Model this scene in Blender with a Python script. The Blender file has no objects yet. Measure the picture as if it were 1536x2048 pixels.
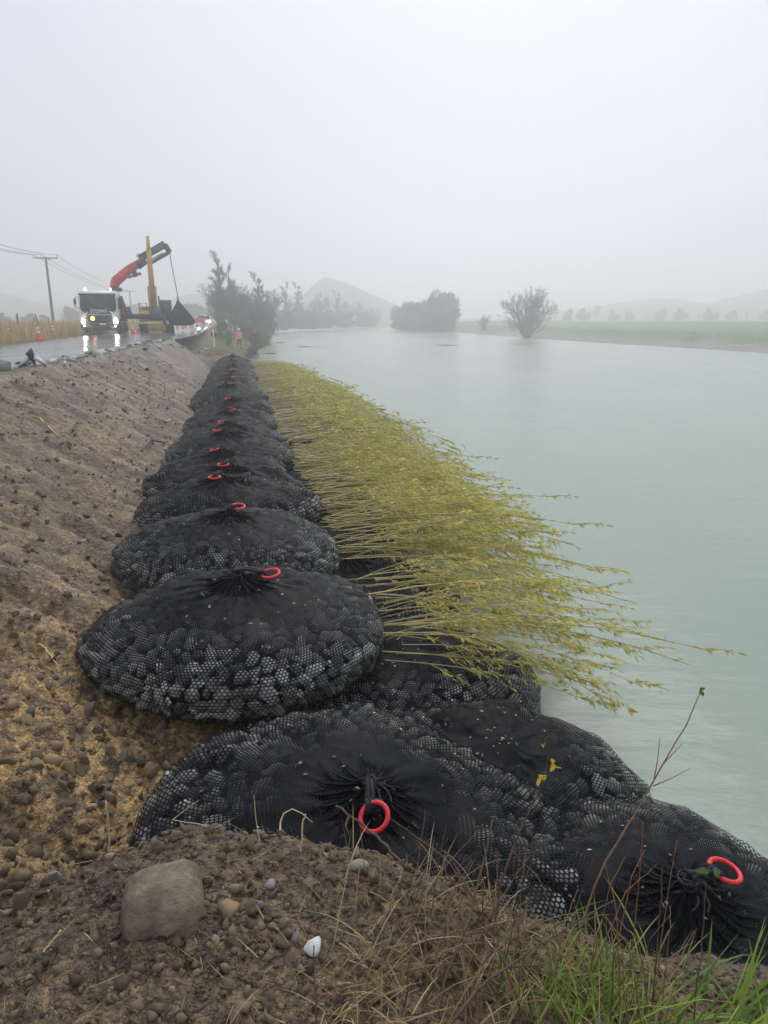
import bpy, bmesh, math, random
import numpy as np
from mathutils import Vector, Matrix, Euler
from mathutils.bvhtree import BVHTree

R = math.radians
rng = np.random.default_rng(7)
random.seed(7)
SC = bpy.context.scene
COL = SC.collection

# ---------------------------------------------------------------- camera, sky, sun, exposure
CAM_Z = 3.1
PITCH = 15.3
cam_d = bpy.data.cameras.new('camera')
cam = bpy.data.objects.new('camera', cam_d)
COL.objects.link(cam)
cam.location = (0, 0, CAM_Z)
cam.rotation_euler = (R(90 - PITCH), 0, 0)
cam_d.sensor_fit = 'VERTICAL'
cam_d.sensor_height = 36.0
cam_d.lens = 36.0 * 1420 / 2048
cam_d.clip_start = 0.05
cam_d.clip_end = 3000
SC.camera = cam

w = bpy.data.worlds.new('World')
SC.world = w
w.use_nodes = True
nt = w.node_tree
nt.nodes.clear()
sky = nt.nodes.new('ShaderNodeTexSky')
sky.sky_type = 'NISHITA'
sky.sun_disc = False
sky.sun_elevation = R(46)
sky.sun_rotation = R(10)
sky.dust_density = 4.0
hs = nt.nodes.new('ShaderNodeHueSaturation')
hs.inputs['Saturation'].default_value = 0.25
nt.links.new(sky.outputs[0], hs.inputs['Color'])
bg1 = nt.nodes.new('ShaderNodeBackground')
bg1.inputs[1].default_value = 0.05
nt.links.new(hs.outputs[0], bg1.inputs[0])
# even rain cloud deck over the clear sky
tc = nt.nodes.new('ShaderNodeTexCoord')
nz = nt.nodes.new('ShaderNodeTexNoise')
nz.inputs['Scale'].default_value = 1.6
nz.inputs['Detail'].default_value = 3
nt.links.new(tc.outputs['Generated'], nz.inputs['Vector'])
rp = nt.nodes.new('ShaderNodeValToRGB')
rp.color_ramp.elements[0].position = 0.25
rp.color_ramp.elements[0].color = (0.585, 0.65, 0.76, 1)
rp.color_ramp.elements[1].position = 0.8
rp.color_ramp.elements[1].color = (0.655, 0.71, 0.81, 1)
nt.links.new(nz.outputs[0], rp.inputs[0])
bg2 = nt.nodes.new('ShaderNodeBackground')
bg2.inputs[1].default_value = 1.0
nt.links.new(rp.outputs[0], bg2.inputs[0])
mxs = nt.nodes.new('ShaderNodeMixShader')
mxs.inputs[0].default_value = 0.9
nt.links.new(bg1.outputs[0], mxs.inputs[1])
nt.links.new(bg2.outputs[0], mxs.inputs[2])
wo = nt.nodes.new('ShaderNodeOutputWorld')
nt.links.new(mxs.outputs[0], wo.inputs[0])

sun_d = bpy.data.lights.new('sun', 'SUN')
sun_d.energy = 1.5
sun_d.angle = R(40)
sun_d.color = (1.0, 0.97, 0.92)
sun = bpy.data.objects.new('sun', sun_d)
COL.objects.link(sun)
sun.rotation_euler = (R(-44), 0, R(-10))

SC.view_settings.view_transform = 'Standard'
SC.view_settings.look = 'None'
SC.view_settings.exposure = 0.18
SC.view_settings.gamma = 1.0
SC.view_settings.use_curve_mapping = False
SC.render.engine = 'CYCLES'
cy = SC.cycles
cy.max_bounces = 8
cy.diffuse_bounces = 3
cy.glossy_bounces = 3
cy.transmission_bounces = 3
cy.volume_bounces = 6
cy.transparent_max_bounces = 8
cy.use_denoising = True
cy.sample_clamp_indirect = 6.0

# ---------------------------------------------------------------- helpers
CP, SP_ = math.cos(R(PITCH)), math.sin(R(PITCH))


def ray(u, v):
    x = (u - 768) / 1420
    y = (1024 - v) / 1420
    return np.array([x, CP + y * SP_, -SP_ + y * CP])


def at_z(u, v, z):
    d = ray(u, v)
    t = (z - CAM_Z) / d[2]
    return np.array([0, 0, CAM_Z]) + d * t


def at_t(u, v, t):
    return np.array([0, 0, CAM_Z]) + ray(u, v) * t


def _hash(ix, iy, seed):
    h = (ix.astype(np.int64) * 374761393 + iy.astype(np.int64) * 668265263 + seed * 2147483647) & 0xFFFFFFFF
    h = ((h ^ (h >> 13)) * 1274126177) & 0xFFFFFFFF
    h = h ^ (h >> 16)
    return (h & 0xFFFF) / 65535.0


def vn(x, y, seed=0):
    x = np.asarray(x, float)
    y = np.asarray(y, float)
    ix = np.floor(x)
    iy = np.floor(y)
    fx = x - ix
    fy = y - iy
    fx = fx * fx * fx * (fx * (fx * 6 - 15) + 10)
    fy = fy * fy * fy * (fy * (fy * 6 - 15) + 10)
    a = _hash(ix, iy, seed)
    b = _hash(ix + 1, iy, seed)
    c = _hash(ix, iy + 1, seed)
    d = _hash(ix + 1, iy + 1, seed)
    return (a + (b - a) * fx) * (1 - fy) + (c + (d - c) * fx) * fy - 0.5


def fbm(x, y, seed=0, octs=4, gain=0.5):
    s = 0
    a = 1.0
    for k in range(octs):
        s = s + a * vn(x * 2 ** k + 17.3 * k, y * 2 ** k - 9.1 * k, seed + k)
        a *= gain
    return s


def sstep(a, b, x):
    t = np.clip((x - a) / (b - a), 0, 1)
    return t * t * (3 - 2 * t)


def mesh_np(name, V, F, smooth=True):
    """V (n,3), F list of arrays (m,k)"""
    me = bpy.data.meshes.new(name)
    V = np.asarray(V, np.float32)
    if not isinstance(F, (list, tuple)):
        F = [F]
    F = [np.asarray(f, np.int32) for f in F if len(f)]
    me.vertices.add(len(V))
    me.vertices.foreach_set('co', V.ravel())
    nl = sum(f.size for f in F)
    npoly = sum(len(f) for f in F)
    me.loops.add(nl)
    me.loops.foreach_set('vertex_index', np.concatenate([f.ravel() for f in F]))
    me.polygons.add(npoly)
    st = []
    tot = []
    o = 0
    for f in F:
        k = f.shape[1]
        st.append(o + np.arange(len(f)) * k)
        tot.append(np.full(len(f), k))
        o += f.size
    me.polygons.foreach_set('loop_start', np.concatenate(st).astype(np.int32))
    me.polygons.foreach_set('loop_total', np.concatenate(tot).astype(np.int32))
    if smooth:
        me.polygons.foreach_set('use_smooth', np.ones(npoly, bool))
    me.update(calc_edges=True)
    me.validate()
    return me


def link(name, me, mat=None, parent=None, kind=None):
    o = bpy.data.objects.new(name, me)
    COL.objects.link(o)
    if mat is not None and me is not None:
        if len(me.materials) == 0:
            me.materials.append(mat)
    if parent is not None:
        o.parent = parent
    if kind:
        o['kind'] = kind
    return o


def empty(name, loc=(0, 0, 0), rz=0.0, label=None, cat=None, group=None):
    o = bpy.data.objects.new(name, None)
    COL.objects.link(o)
    o.location = loc
    o.rotation_euler = (0, 0, rz)
    o.empty_display_size = 0.2
    tag(o, label, cat, group)
    return o


def tag(o, label=None, cat=None, group=None):
    if label:
        o['label'] = label
    if cat:
        o['category'] = cat
    if group:
        o['group'] = group
    return o


class MB:
    """collects shapes, builds ONE mesh"""

    def __init__(self):
        self.V = []
        self.Q = []
        self.T = []
        self.n = 0

    def add(self, V, Q=None, T=None):
        V = np.asarray(V, float)
        if Q is not None and len(Q):
            self.Q.append(np.asarray(Q) + self.n)
        if T is not None and len(T):
            self.T.append(np.asarray(T) + self.n)
        self.V.append(V)
        self.n += len(V)
        return self

    def box(self, c, s, rot=(0, 0, 0), bev=0.02, taper=None):
        x, y, z = [k / 2 for k in s]
        b = min(bev, x * .6, y * .6, z * .6)
        vs = []
        for sx in (-1, 1):
            for sy in (-1, 1):
                for sz in (-1, 1):
                    vs += [(sx * x, sy * (y - b), sz * (z - b)), (sx * (x - b), sy * y, sz * (z - b)), (sx * (x - b), sy * (y - b), sz * z)]
        bm = bmesh.new()
        for p in vs:
            bm.verts.new(p)
        bmesh.ops.convex_hull(bm, input=bm.verts)
        bm.verts.ensure_lookup_table()
        bm.verts.index_update()
        V = np.array([v.co[:] for v in bm.verts])
        if taper is not None:
            f = (V[:, 2] + z) / (2 * z)
            V[:, 0] *= 1 + (taper - 1) * f
            V[:, 1] *= 1 + (taper - 1) * f
        T = [[v.index for v in f.verts] for f in bm.faces]
        bm.free()
        M = np.array(Euler(rot).to_matrix())
        return self.add(V @ M.T + np.array(c), None, T)

    def tube(self, P, r, m=6, cap=True):
        V, Q, T = tube(P, r, m, cap)
        return self.add(V, Q, T)

    def hull(self, pts):
        bm = bmesh.new()
        for p in pts:
            bm.verts.new(p)
        res = bmesh.ops.convex_hull(bm, input=bm.verts)
        bmesh.ops.delete(bm, geom=[g for g in res['geom_unused'] if isinstance(g, bmesh.types.BMVert)], context='VERTS')
        bm.verts.index_update()
        V = np.array([v.co[:] for v in bm.verts])
        T = [[v.index for v in f.verts] for f in bm.faces]
        bm.free()
        return self.add(V, None, T)

    def build(self, name, mat, parent=None, smooth=False, kind=None):
        F = []
        if self.Q:
            F.append(np.concatenate(self.Q))
        if self.T:
            F.append(np.concatenate(self.T))
        me = mesh_np(name, np.concatenate(self.V), F, smooth)
        return link(name, me, mat, parent, kind)


def unit(v):
    return v / (np.linalg.norm(v, axis=-1, keepdims=True) + 1e-9)


def tube(P, r, m=6, cap=True):
    P = np.asarray(P, float)
    k = len(P)
    r = np.full(k, r, float) if np.isscalar(r) else np.asarray(r, float)
    T = np.gradient(P, axis=0)
    T /= np.linalg.norm(T, axis=1, keepdims=True) + 1e-9
    up = np.array([0, 0, 1.0]) if abs(T[:, 2]).mean() < .8 else np.array([1.0, 0, 0])
    A = np.cross(T, up)
    A /= np.linalg.norm(A, axis=1, keepdims=True) + 1e-9
    B = np.cross(T, A)
    th = np.arange(m) * 2 * np.pi / m
    V = P[:, None] + r[:, None, None] * (A[:, None] * np.cos(th)[None, :, None] + B[:, None] * np.sin(th)[None, :, None])
    V = V.reshape(-1, 3)
    i, j = np.meshgrid(np.arange(k - 1), np.arange(m), indexing='ij')
    a = i * m + j
    b = i * m + (j + 1) % m
    Q = np.stack([a, b, b + m, a + m], -1).reshape(-1, 4)
    Tt = []
    if cap:
        for base in (0, (k - 1) * m):
            Tt += [[base, base + q, base + q + 1] for q in range(1, m - 1)]
    return V, Q, Tt


def torus(c, R_, r, M=None, n=36, m=12, a0=0, a1=2 * math.pi):
    full = abs(a1 - a0 - 2 * math.pi) < 1e-6
    th = np.linspace(a0, a1, n, endpoint=not full)
    ph = np.arange(m) * 2 * np.pi / m
    V = np.stack([(R_ + r * np.cos(ph)[None]) * np.cos(th)[:, None], (R_ + r * np.cos(ph)[None]) * np.sin(th)[:, None],
                  np.broadcast_to(r * np.sin(ph)[None], (n, m))], -1).reshape(-1, 3)
    k = n if full else n - 1
    i, j = np.meshgrid(np.arange(k), np.arange(m), indexing='ij')
    a = i * m + j
    b = i * m + (j + 1) % m
    c2 = ((i + 1) % n) * m + (j + 1) % m
    d = ((i + 1) % n) * m + j
    Q = np.stack([a, d, c2, b], -1).reshape(-1, 4)
    if M is not None:
        V = V @ np.array(M).T
    return V + np.array(c), Q


def leaf_quads(C, D, Nn, ln, wd):
    """diamond leaves: base C, direction D, face normal Nn"""
    S = np.cross(D, Nn)
    S /= np.linalg.norm(S, axis=1, keepdims=True) + 1e-9
    ln = ln[:, None]
    wd = wd[:, None]
    mid = C + D * ln * .45 + Nn * ln * .05
    V = np.stack([C, mid + S * wd, C + D * ln, mid - S * wd], 1).reshape(-1, 3)
    Q = np.arange(len(C) * 4).reshape(-1, 4)
    return V, Q


def ico(sub):
    bm = bmesh.new()
    bmesh.ops.create_icosphere(bm, subdivisions=sub, radius=1)
    bm.verts.index_update()
    V = np.array([v.co[:] for v in bm.verts])
    T = np.array([[v.index for v in f.verts] for f in bm.faces])
    bm.free()
    return V, T


ICO1, ICO2, ICO3 = ico(1), ico(2), ico(3)


def lump(sub, seed, rough=0.18, flats=6):
    """a rounded stone or clod: sphere cut by a few planes, then noise"""
    V, T = (ICO1, ICO2, ICO3)[sub - 1]
    V = V.copy()
    g = np.random.default_rng(seed)
    for k in range(flats):
        n = g.normal(size=3)
        n /= np.linalg.norm(n)
        d = g.uniform(.52, .86)
        s = V @ n
        over = np.maximum(s - d, 0)
        V -= over[:, None] * n[None] * .85
    for f, a in ((1.7, rough), (3.7, rough * .4)):
        V *= 1 + a * (fbm(V[:, 0] * f + seed, V[:, 1] * f + V[:, 2] * f * 1.3, seed, 2))[:, None]
    return V, T


def joined_lumps(pos, scl, rot, sub, nvar, seed, rough, flats=6):
    """many lumps as one mesh (arrays)"""
    Vs = []
    Ts = []
    off = 0
    vars_ = [lump(sub, seed + 13 * k, rough, flats) for k in range(nvar)]
    for k in range(len(pos)):
        V, T = vars_[k % nvar]
        W = (V * scl[k]) @ rot[k].T + pos[k]
        Vs.append(W)
        Ts.append(T + off)
        off += len(V)
    return np.concatenate(Vs), np.concatenate(Ts)


def rand_rot(g):
    q = g.normal(size=4)
    q /= np.linalg.norm(q)
    a, b, c, d = q
    return np.array([[1 - 2 * (c * c + d * d), 2 * (b * c - a * d), 2 * (b * d + a * c)],
                     [2 * (b * c + a * d), 1 - 2 * (b * b + d * d), 2 * (c * d - a * b)],
                     [2 * (b * d - a * c), 2 * (c * d + a * b), 1 - 2 * (b * b + c * c)]])


# ---------------------------------------------------------------- materials
def mat(name, col=(.5, .5, .5), rough=.6, spec=.5, metal=0.0, emit=None, es=0.0):
    m = bpy.data.materials.new(name)
    m.use_nodes = True
    b = m.node_tree.nodes['Principled BSDF']
    b.inputs['Base Color'].default_value = (*col, 1)
    b.inputs['Roughness'].default_value = rough
    b.inputs['Specular IOR Level'].default_value = spec
    b.inputs['Metallic'].default_value = metal
    if emit:
        b.inputs['Emission Color'].default_value = (*emit, 1)
        b.inputs['Emission Strength'].default_value = es
    return m


def N(m, typ, **kw):
    n = m.node_tree.nodes.new(typ)
    for k, v in kw.items():
        if k in n.inputs:
            n.inputs[k].default_value = v
        else:
            setattr(n, k, v)
    return n


def L(m, a, b):
    m.node_tree.links.new(a, b)


def bsdf(m):
    return m.node_tree.nodes['Principled BSDF']


def coords(m, scale=(1, 1, 1), rot=(0, 0, 0), kind='Object'):
    t = N(m, 'ShaderNodeTexCoord')
    mp = N(m, 'ShaderNodeMapping')
    mp.inputs['Scale'].default_value = scale
    mp.inputs['Rotation'].default_value = rot
    L(m, t.outputs[kind], mp.inputs['Vector'])
    return mp.outputs[0]


def noise(m, vec, scale, detail=4, rough=.55):
    n = N(m, 'ShaderNodeTexNoise')
    n.inputs['Scale'].default_value = scale
    n.inputs['Detail'].default_value = detail
    n.inputs['Roughness'].default_value = rough
    if vec is not None:
        L(m, vec, n.inputs['Vector'])
    return n.outputs[0]


def ramp(m, fac, stops):
    r = N(m, 'ShaderNodeValToRGB')
    e = r.color_ramp.elements
    while len(e) < len(stops):
        e.new(.5)
    for k, (p, c) in enumerate(stops):
        e[k].position = p
        e[k].color = (*c, 1) if len(c) == 3 else c
    L(m, fac, r.inputs[0])
    return r.outputs[0]


def mix(m, fac, a, b, mode='MIX'):
    n = N(m, 'ShaderNodeMix', data_type='RGBA', blend_type=mode)
    for s, v in ((0, fac), (6, a), (7, b)):
        if isinstance(v, (int, float)):
            n.inputs[s].default_value = v
        elif isinstance(v, tuple):
            n.inputs[s].default_value = (*v, 1)
        else:
            L(m, v, n.inputs[s])
    return n.outputs[2]


def bump(m, h, strength=.5, dist=.02):
    b = N(m, 'ShaderNodeBump')
    b.inputs['Strength'].default_value = strength
    b.inputs['Distance'].default_value = dist
    L(m, h, b.inputs['Height'])
    L(m, b.outputs[0], bsdf(m).inputs['Normal'])


def attr(m, name):
    a = N(m, 'ShaderNodeAttribute', attribute_name=name)
    return a.outputs['Fac']


def base(m, c):
    L(m, c, bsdf(m).inputs['Base Color'])


def rgh(m, fac, lo, hi):
    r = N(m, 'ShaderNodeMapRange')
    r.inputs['To Min'].default_value = lo
    r.inputs['To Max'].default_value = hi
    L(m, fac, r.inputs['Value'])
    L(m, r.outputs[0], bsdf(m).inputs['Roughness'])


ROW_ANG = math.atan2(.213, .977)     # direction across the row (+n)


def m_soil():
    m = mat('soil', rough=.7, spec=.45)
    v0 = coords(m)
    vs = coords(m, scale=(.55, 2.2, 1.0), rot=(0, 0, -ROW_ANG + R(16)))
    big = noise(m, v0, .55, 5)
    streak = noise(m, vs, 1.6, 7, .65)
    fine = noise(m, v0, 26, 6, .7)
    mid = noise(m, v0, 5.5, 6, .65)
    c1 = ramp(m, streak, [(.34, (.055, .040, .027)), (.5, (.165, .122, .082)), (.64, (.36, .285, .20))])
    c2 = ramp(m, mid, [(.34, (.06, .042, .028)), (.5, (.175, .125, .078)), (.65, (.35, .255, .155))])
    st = attr(m, 'streak')
    c = mix(m, st, c2, c1)
    cl = attr(m, 'clay')
    mx = N(m, 'ShaderNodeMath', operation='MULTIPLY')
    L(m, cl, mx.inputs[0])
    r1 = ramp(m, mid, [(.44, (0, 0, 0)), (.56, (1, 1, 1))])
    L(m, r1, mx.inputs[1])
    clayc = ramp(m, fine, [(.3, (.28, .185, .085)), (.65, (.54, .38, .185))])
    c = mix(m, mx.outputs[0], c, clayc)
    dk = attr(m, 'dark')
    dkc = ramp(m, fine, [(.35, (.038, .027, .019)), (.52, (.105, .077, .052)), (.68, (.21, .16, .11))])
    c = mix(m, dk, c, dkc)
    c = mix(m, attr(m, 'pale'), c, ramp(m, fine, [(.35, (.16, .155, .145)), (.6, (.42, .41, .39))]))
    f2 = ramp(m, fine, [(.36, (.45, .44, .43)), (.62, (1.35, 1.33, 1.3))])
    c = mix(m, .75, c, f2, 'MULTIPLY')
    c = mix(m, .8, c, ramp(m, noise(m, v0, 9, 8, .68), [(.36, (.55, .53, .5)), (.5, (.97, .97, .97)), (.66, (1.35, 1.33, 1.28))]), 'MULTIPLY')
    gy = ramp(m, big, [(.42, (.8, .8, .82)), (.62, (1.18, 1.15, 1.1))])
    c = mix(m, .8, c, gy, 'MULTIPLY')
    c = mix(m, 1.0, c, (1.03, .95, .825), 'MULTIPLY')
    base(m, c)
    rgh(m, mid, .30, .78)
    vj = N(m, 'ShaderNodeMix', data_type='RGBA', blend_type='ADD')
    vj.inputs[0].default_value = .045
    L(m, v0, vj.inputs[6])
    nzc = N(m, 'ShaderNodeTexNoise')
    nzc.inputs['Scale'].default_value = 18
    nzc.inputs['Detail'].default_value = 4
    L(m, v0, nzc.inputs['Vector'])
    L(m, nzc.outputs[1], vj.inputs[7])
    hs_ = []
    for sc_, w_ in ((22, 1.0), (55, .55), (120, .3)):
        vo = N(m, 'ShaderNodeTexVoronoi')
        vo.inputs['Scale'].default_value = sc_
        L(m, vj.outputs[2], vo.inputs['Vector'])
        q = N(m, 'ShaderNodeMath', operation='MULTIPLY')
        L(m, vo.outputs[0], q.inputs[0])
        q.inputs[1].default_value = -w_
        hs_.append(q.outputs[0])
    h = N(m, 'ShaderNodeMath', operation='ADD')
    L(m, hs_[0], h.inputs[0])
    L(m, hs_[1], h.inputs[1])
    h2 = N(m, 'ShaderNodeMath', operation='ADD')
    L(m, h.outputs[0], h2.inputs[0])
    L(m, hs_[2], h2.inputs[1])
    bump(m, h2.outputs[0], .9, .03)
    return m


def m_noise2(name, c0, c1, scale, rough=.7, bs=.5, bd=.02, spec=.4, c2=None, rot=0, sc=(1, 1, 1), fine=None):
    m = mat(name, rough=rough, spec=spec)
    v = coords(m, scale=sc, rot=(0, 0, rot))
    n = noise(m, v, scale, 6, .62)
    stops = [(.32, c0), (.68, c1)] if c2 is None else [(.3, c0), (.5, c2), (.7, c1)]
    c = ramp(m, n, stops)
    if fine:
        f = noise(m, v, scale * fine, 4, .7)
        c = mix(m, .8, c, ramp(m, f, [(.3, (.65, .65, .65)), (.7, (1.25, 1.25, 1.25))]), 'MULTIPLY')
        bump(m, f, bs, bd)
    elif bs:
        bump(m, n, bs, bd)
    base(m, c)
    return m


def m_random(name, stops, rough=.6, spec=.5, scale=9, bs=.4, bd=.01, amt=.7):
    """colour drawn per object from a ramp, with a little noise on it"""
    m = mat(name, rough=rough, spec=spec)
    oi = N(m, 'ShaderNodeObjectInfo')
    c = ramp(m, oi.outputs['Random'], stops)
    v = coords(m)
    n = noise(m, v, scale, 6, .65)
    c = mix(m, amt, c, ramp(m, n, [(.3, (.6, .6, .6)), (.7, (1.3, 1.3, 1.3))]), 'MULTIPLY')
    base(m, c)
    bump(m, n, bs, bd)
    return m


def m_island(name, stops, rough=.6, spec=.4, trans=0.0):
    """colour drawn per loose piece of the mesh (leaves, blades)"""
    m = mat(name, rough=rough, spec=spec)
    g = N(m, 'ShaderNodeNewGeometry')
    c = ramp(m, g.outputs['Random Per Island'], stops)
    oi = N(m, 'ShaderNodeObjectInfo')
    c = mix(m, .5, c, ramp(m, oi.outputs['Random'], [(0, (.75, .78, .75)), (1, (1.2, 1.15, 1.1))]), 'MULTIPLY')
    base(m, c)
    if trans:
        t = N(m, 'ShaderNodeBsdfTranslucent')
        L(m, c, t.inputs[0])
        mx = N(m, 'ShaderNodeMixShader')
        mx.inputs[0].default_value = trans
        out = m.node_tree.nodes['Material Output']
        L(m, bsdf(m).outputs[0], mx.inputs[1])
        L(m, t.outputs[0], mx.inputs[2])
        L(m, mx.outputs[0], out.inputs[0])
    return m


M = {}
M['soil'] = m_soil()
M['clod'] = m_random('clod', [(0, (.10, .074, .05)), (.5, (.19, .142, .096)), (.8, (.27, .20, .135)), (1, (.36, .26, .145))], .75, .3, 22, .8, .012)
M['clay_clod'] = m_random('clay_clod', [(0, (.12, .086, .052)), (.5, (.24, .17, .098)), (1, (.42, .29, .15))], .7, .3, 18, .8, .012)
M['crumb'] = m_island('crumb', [(0, (.055, .041, .028)), (.6, (.125, .092, .06)), (.96, (.20, .15, .10)), (1, (.34, .28, .21))], .75, .3)
M['clay_crumb'] = m_island('clay_crumb', [(0, (.075, .056, .038)), (.6, (.16, .12, .08)), (.95, (.26, .19, .115)), (1, (.36, .26, .15))], .75, .3)
M['stone'] = m_random('river_stone', [(0, (.09, .09, .087)), (.4, (.22, .217, .205)), (.7, (.39, .38, .36)), (1, (.64, .63, .60))], .32, .5, 14, .35, .006, .6)
M['fill'] = m_island('stone_fill', [(0, (.07, .07, .068)), (.5, (.19, .188, .178)), (1, (.46, .45, .425))], .36, .5)
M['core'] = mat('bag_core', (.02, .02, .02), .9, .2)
M['net'] = mat('black_netting', (.0040, .0047, .0080), .5, .06)
M['rope'] = m_noise2('black_rope', (.006, .006, .008), (.022, .022, .026), 60, .6, .8, .01)
M['ring'] = m_noise2('red_plastic_ring', (.40, .03, .03), (.84, .026, .034), 22, .42, .25, .003, .5, c2=(.78, .024, .032))
M['boulder'] = m_noise2('boulder', (.085, .066, .045), (.30, .245, .175), 7, .75, .9, .016, .3, c2=(.19, .152, .105), fine=5)
M['whitestone'] = m_noise2('white_stone', (.5, .48, .45), (.74, .73, .70), 20, .6, .4, .006)
M['pebble'] = m_random('pebble', [(0, (.10, .09, .075)), (.5, (.19, .175, .15)), (1, (.32, .29, .25))], .6, .4, 22, .5, .006)
M['asphalt_chunk'] = m_random('asphalt_chunk', [(0, (.022, .022, .023)), (1, (.06, .06, .062))], .6, .5, 18, .9, .02)
M['pale_chunk'] = m_random('pale_chunk', [(0, (.30, .30, .30)), (1, (.62, .62, .61))], .45, .5, 12, .5, .02)
M['willow_stem'] = m_island('willow_stem', [(0, (.22, .17, .07)), (.6, (.44, .36, .14)), (1, (.60, .52, .24))], .5, .4)
M['willow_leaf'] = m_island('willow_leaf', [(0, (.30, .36, .10)), (.3, (.56, .55, .17)), (.65, (.80, .70, .24)), (.92, (.93, .74, .18)), (1, (.70, .42, .12))], .5, .3, .5)
M['grass'] = m_island('green_grass', [(0, (.09, .17, .02)), (.5, (.20, .32, .035)), (.85, (.32, .42, .06)), (1, (.45, .42, .14))], .5, .4, .35)
M['drygrass'] = m_island('dry_grass', [(0, (.13, .085, .04)), (.5, (.28, .19, .09)), (1, (.48, .37, .20))], .7, .3, .2)
M['tangrass'] = m_island('tan_grass', [(0, (.30, .21, .09)), (.5, (.54, .39, .18)), (.85, (.62, .47, .25)), (1, (.28, .30, .10))], .8, .2, .25)
M['straw'] = mat('straw', (.62, .48, .27), .6, .3)
M['twig'] = m_noise2('twig', (.05, .032, .022), (.14, .085, .05), 40, .75, .5, .004)
M['redtwig'] = m_noise2('red_twig', (.14, .065, .03), (.30, .15, .07), 40, .7, .3, .003)
M['yleaf'] = m_island('yellow_leaf', [(0, (.62, .42, .03)), (.7, (.75, .55, .05)), (1, (.30, .20, .04))], .5, .35, .3)
M['gleaf'] = m_island('green_leaf', [(0, (.06, .13, .03)), (1, (.16, .25, .06))], .45, .4, .3)
M['litter'] = m_island('leaf_litter', [(0, (.16, .12, .07)), (.5, (.38, .32, .22)), (1, (.66, .62, .52))], .7, .3)
M['white'] = mat('white_paint', (.84, .85, .84), .3, .5)
M['black'] = mat('black_paint', (.02, .02, .022), .45, .5)
M['dark'] = mat('dark_metal', (.05, .05, .053), .5, .5)
M['steel'] = mat('steel', (.35, .36, .37), .35, .5, .6)
M['glass'] = mat('dark_glass', (.035, .038, .042), .12, .5)
M['redpaint'] = m_noise2('crane_red_paint', (.58, .035, .03), (.74, .06, .045), 4, .38, .1, .004)
M['yellowpaint'] = m_noise2('digger_yellow_paint', (.50, .27, .03), (.66, .37, .05), 3, .5, .2, .006)
M['tyre'] = mat('tyre_rubber', (.022, .022, .023), .75, .3)
M['headlight'] = mat('headlight', (.9, .95, .85), .2, emit=(.92, 1.0, .80), es=34)
M['amber'] = mat('amber_lamp', (1, .45, .06), .3, emit=(1.0, .42, .05), es=9)
M['beacon'] = mat('beacon', (1, .6, .2), .3, emit=(1.0, .62, .28), es=2.5)
M['orange'] = mat('hi_vis_orange', (.95, .16, .05), .6, .3, emit=None)
M['reflect'] = mat('reflective_band', (.80, .80, .76), .4, .5)
M['cone'] = mat('cone_orange', (.90, .10, .035), .45, .4)
M['polewood'] = m_noise2('pole_wood', (.07, .06, .05), (.14, .125, .11), 3, .85, .3, .01, sc=(8, 8, .5))
M['timber'] = m_noise2('post_timber', (.10, .085, .07), (.2, .17, .14), 6, .85, .3, .01)
M['bark'] = m_noise2('bark', (.085, .072, .068), (.17, .145, .14), 2.5, .9, .4, .02)
M['twigs'] = mat('bare_twigs', (.19, .16, .165), .9, .15)
M['olive'] = m_island('olive_foliage', [(0, (.05, .045, .03)), (.6, (.10, .085, .055)), (1, (.15, .125, .075))], .8, .2)
M['shrub'] = m_island('shrub_foliage', [(0, (.04, .065, .028)), (.6, (.09, .13, .05)), (1, (.17, .20, .085))], .7, .25, .2)
M['palegrass'] = m_island('pale_tussock', [(0, (.22, .24, .10)), (.6, (.36, .36, .17)), (1, (.50, .45, .26))], .8, .2, .2)
M['field'] = m_noise2('field', (.085, .135, .06), (.15, .20, .09), .25, .9, .3, .05, .1, fine=12)
M['verge'] = m_noise2('verge', (.09, .085, .045), (.22, .175, .09), .35, .9, .5, .05, .2, fine=10)
M['mud'] = m_noise2('mudflat', (.10, .09, .078), (.26, .245, .225), .12, .5, .5, .06, .4, sc=(.5, 2.2, 1), rot=R(-25), fine=8)
M['hill'] = m_noise2('hill', (.05, .06, .045), (.09, .10, .07), .02, .95, 0)
M['skin'] = mat('skin', (.45, .28, .2), .6)
M['navy'] = mat('navy_trousers', (.02, .025, .045), .8)
M['signback'] = mat('sign_back', (.06, .065, .07), .5)
M['insul'] = mat('insulator', (.45, .42, .38), .3)
M['wire'] = mat('wire', (.05, .05, .055), .6)


def m_water():
    m = mat('river_water', rough=.16, spec=.5)
    bsdf(m).inputs['IOR'].default_value = 1.33
    v = coords(m)
    big = noise(m, coords(m, scale=(.35, .07, 1), rot=(0, 0, R(-20))), .35, 4)
    c = ramp(m, big, [(.3, (.238, .295, .24)), (.7, (.285, .337, .277))])
    base(m, c)
    rgh(m, big, .14, .30)
    r1 = noise(m, coords(m, scale=(.55, 1.5, 1), rot=(0, 0, R(18))), 2.6, 5, .55)
    r2 = noise(m, coords(m, scale=(.12, .45, 1), rot=(0, 0, R(12))), 1.0, 3, .5)
    h = N(m, 'ShaderNodeMath', operation='MULTIPLY_ADD')
    L(m, r2, h.inputs[0])
    h.inputs[1].default_value = 1.6
    L(m, r1, h.inputs[2])
    bump(m, h.outputs[0], .36, .055)
    return m


def m_road():
    m = mat('wet_asphalt', rough=.2, spec=.5)
    v = coords(m)
    c = ramp(m, noise(m, v, 1.2, 5), [(.3, (.035, .036, .038)), (.7, (.062, .062, .064))])
    base(m, c)
    s = noise(m, coords(m, scale=(1.4, .10, 1), rot=(0, 0, R(-10.5))), 1.0, 5, .6)
    rgh(m, s, .04, .34)
    bump(m, noise(m, v, 60, 4), .12, .01)
    return m


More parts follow.
